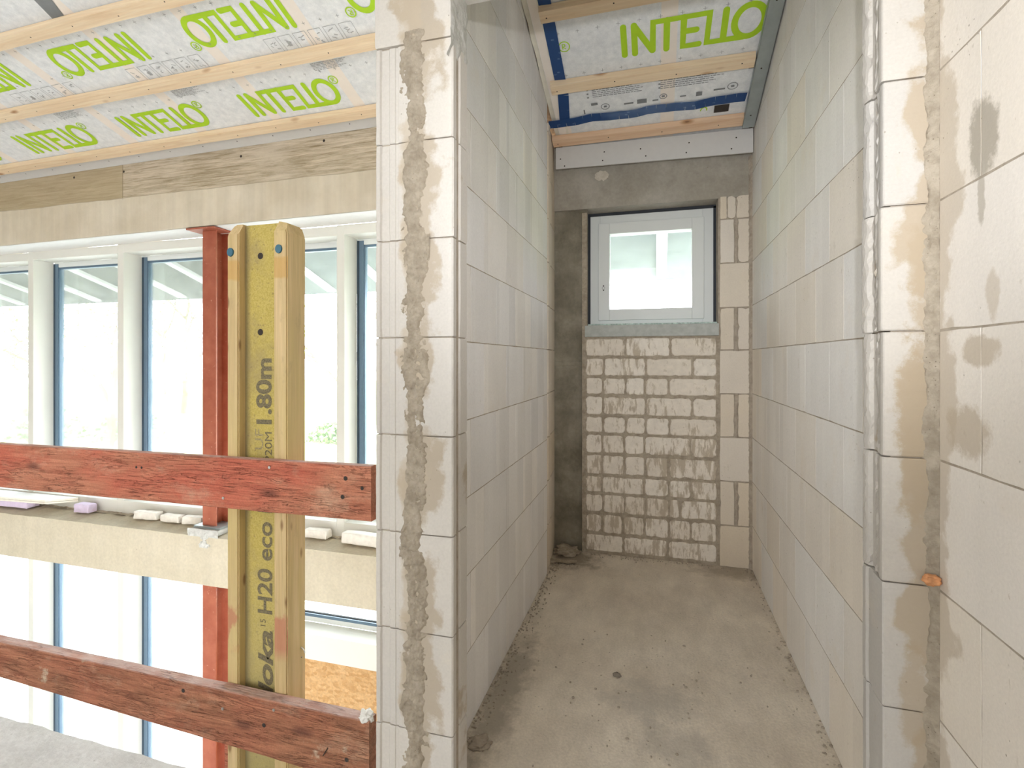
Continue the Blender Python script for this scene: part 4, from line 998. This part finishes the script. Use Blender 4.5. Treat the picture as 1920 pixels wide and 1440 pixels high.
def screws(parent, pts, y):
    for (x, z) in pts:
        bm = NB(); bmesh.ops.create_cone(bm, cap_ends=True, segments=14, radius1=.0045, radius2=.0038, depth=.002, matrix=Matrix.Translation((x, y, z)) @ Matrix.Rotation(R(90), 4, 'X'))
        bmesh.ops.create_cone(bm, cap_ends=True, segments=6, radius1=.0016, radius2=.0016, depth=.0026, matrix=Matrix.Translation((x, y-.0004, z)) @ Matrix.Rotation(R(90), 4, 'X'))
        obj('screw', bm, M['screw'], parent)
screws(b1, ((-1.038, .893), (-1.197, .796)), 1.1893)
screws(b2, ((-1.189, .199), (-1.015, .228)), 1.1793)
for b_, y_, L_ in ((b1, 1.1888, ((-1.523, .866, .004), (-1.502, .866, .004), (-.795, .878, .006), (-.804, .828, .006), (-.745, .855, .005))), (b2, 1.1788, ((-1.047, .180, .006), (-1.331, .226, .006), (-.785, .14, .006)))):
    for (x, z, r_) in L_: copies(b_, 'knot_hole', M['dark'], [TR(x, y_, z) @ FRONT], r_)
bm = NB(); tube(bm, [(-.855, 1.176, .138), (-.842, 1.179, .160)], .0014, 6); obj('bent_nail', bm, M['dark'], b2)

def lump(name, loc, r_, mat, label, cat, seed, sub=3, amp=.35, group=None):
    bm = NB(); bmesh.ops.create_icosphere(bm, subdivisions=sub, radius=1)
    for v in bm.verts:
        n_ = v.co.normalized(); e = 1+amp*fbm(n_*1.7+Vector((seed, 0, 0)), 1, 4)
        v.co = Vector((loc[0]+n_.x*r_[0]*e, loc[1]+n_.y*r_[1]*e, loc[2]+n_.z*r_[2]*e))
    o = obj(name, bm, mat, smooth=True); tag(o, label, cat, group); return o
lump('putty_blob', (-.735, 1.193, .256), (.020, .014, .012), M['foam'], 'white putty blob on the right end of the lower board', 'putty', 3, 4, .7)
lump('clay_lump', (.5095, 1.166, .770), (.015, .011, .010), M['orange'], 'orange clay lump stuck in the right corner joint', 'lump', 5, 4)
lump('pebble', (-.143, 1.964, .006), (.014, .011, .007), M['pebble'], 'single dark pebble on the concrete floor', 'pebble', 7)
lump('mortar_lump', (-.53, 3.12, .02), (.07, .06, .03), M['mortar'], 'pile of crumbled mortar at the foot of the concrete column', 'rubble', 9, 4, .5)
lump('mortar_lump', (-.528, 1.50, .006), (.035, .03, .012), M['mortar_dark'], 'flat dark mortar lump beside the left door pillar on the floor', 'rubble', 12, 4, .5)
bm = NB(); rd = random.Random(5)
for i in range(900):
    t = rd.random()
    if t < .5: x = -.582+abs(rd.gauss(0, .028)); y = rd.uniform(1.35, 3.1)
    elif t < .65: x = .520-abs(rd.gauss(0, .02)); y = rd.uniform(1.4, 3.15)
    elif t < .8: x = rd.uniform(-.56, .5); y = 3.165-abs(rd.gauss(0, .03))
    elif t < .9: x = rd.gauss(-.5, .06); y = rd.gauss(3.02, .07)
    else: x = rd.gauss(0, .2); y = rd.gauss(1.8, .28)
    if not (-.583 < x < .52 and 1.3 < y < 3.17) or (x < -.42 and y > 3.0) or (x < -.47 and y < 1.56): continue
    s_ = rd.uniform(.0012, .0048)
    bmesh.ops.create_icosphere(bm, subdivisions=1, radius=s_, matrix=Matrix.Translation((x, y, s_*.5+.001)) @ Matrix.Diagonal((rd.uniform(.7, 1.5), rd.uniform(.7, 1.5), .7, 1)))
tag(obj('floor_crumbs', bm, M['mortar_dark']), 'small mortar crumbs scattered along the floor edges', 'crumbs', kind='stuff')

# ---- bits lying on the slab edge beam
def brick(name, loc, s_, rz, mat, label, seed, group=None, cat='brick'):
    bm = NB(); box(bm, -s_[0]/2, s_[0]/2, -s_[1]/2, s_[1]/2, 0, s_[2], min(s_)*.16)
    bmesh.ops.subdivide_edges(bm, edges=[e for e in bm.edges if e.calc_length() > .03], cuts=4, use_grid_fill=True)
    for v in bm.verts: v.co += Vector((1, .6, .5))*.006*fbm((v.co.x*22+seed, v.co.y*22, v.co.z*22), 1, 3)
    bmesh.ops.transform(bm, verts=bm.verts[:], matrix=Matrix.Translation(loc) @ Matrix.Rotation(rz, 4, 'Z'))
    o = obj(name, bm, mat); tag(o, label, cat, group); return o
zb = .010
brick('block_offcut', (-3.64, 2.93, zb), (.21, .06, .055), R(3), M['stone'], 'cream block offcut on the beam, leftmost of the three by the steel column', 1, 'block offcuts on the beam', 'block')
brick('block_offcut', (-3.40, 2.93, zb), (.17, .06, .05), R(-2), M['stone'], 'cream block offcut on the beam, middle of the three by the steel column', 2, 'block offcuts on the beam', 'block')
brick('block_offcut', (-3.205, 2.93, zb), (.16, .055, .055), R(4), M['stone'], 'cream block offcut touching the steel column base', 3, 'block offcuts on the beam', 'block')
brick('block_offcut', (-2.17, 2.93, zb), (.17, .06, .055), R(2), M['stone'], 'cream block offcut on the beam just right of the formwork beam', 4, 'block offcuts on the beam', 'block')
brick('block_offcut', (-1.80, 2.90, zb), (.30, .07, .07), R(-3), M['stone'], 'large cream block offcut on the beam beside the block pillar', 5, 'block offcuts on the beam', 'block')
brick('foam_piece', (-4.27, 2.93, zb), (.15, .07, .065), R(2), M['lilac'], 'lilac foam piece on the concrete beam', 6, cat='foam')
brick('foam_slab', (-4.97, 2.90, zb), (.34, .09, .05), R(2), M['lilac'], 'lilac foam slab under the white boards at far left', 8, cat='foam')
wb = empty('white_board', (-4.85, 2.98, .07)); tag(wb, 'white laminated board lying on the concrete beam at far left', 'board')
for (z, dx, mt, ang) in ((.062, 0, 'cream', 0), (.078, .0, 'cream', 1)):
    bm = NB(); prism(bm, [(-5.35, 2.82, z), (-4.60, 2.86, z), (-4.43, 2.985, z), (-5.35, 2.985, z)], (0, 0, .013)); bmesh.ops.recalc_face_normals(bm, faces=bm.faces[:]); obj('board_layer', bm, M['cream'], wb)
bm = NB(); prism(bm, [(-5.35, 2.82, .0915), (-4.60, 2.86, .0915), (-4.43, 2.985, .0915), (-5.35, 2.985, .0915)], (0, 0, .003)); bmesh.ops.recalc_face_normals(bm, faces=bm.faces[:]); obj('white_facing', bm, M['white'], wb)
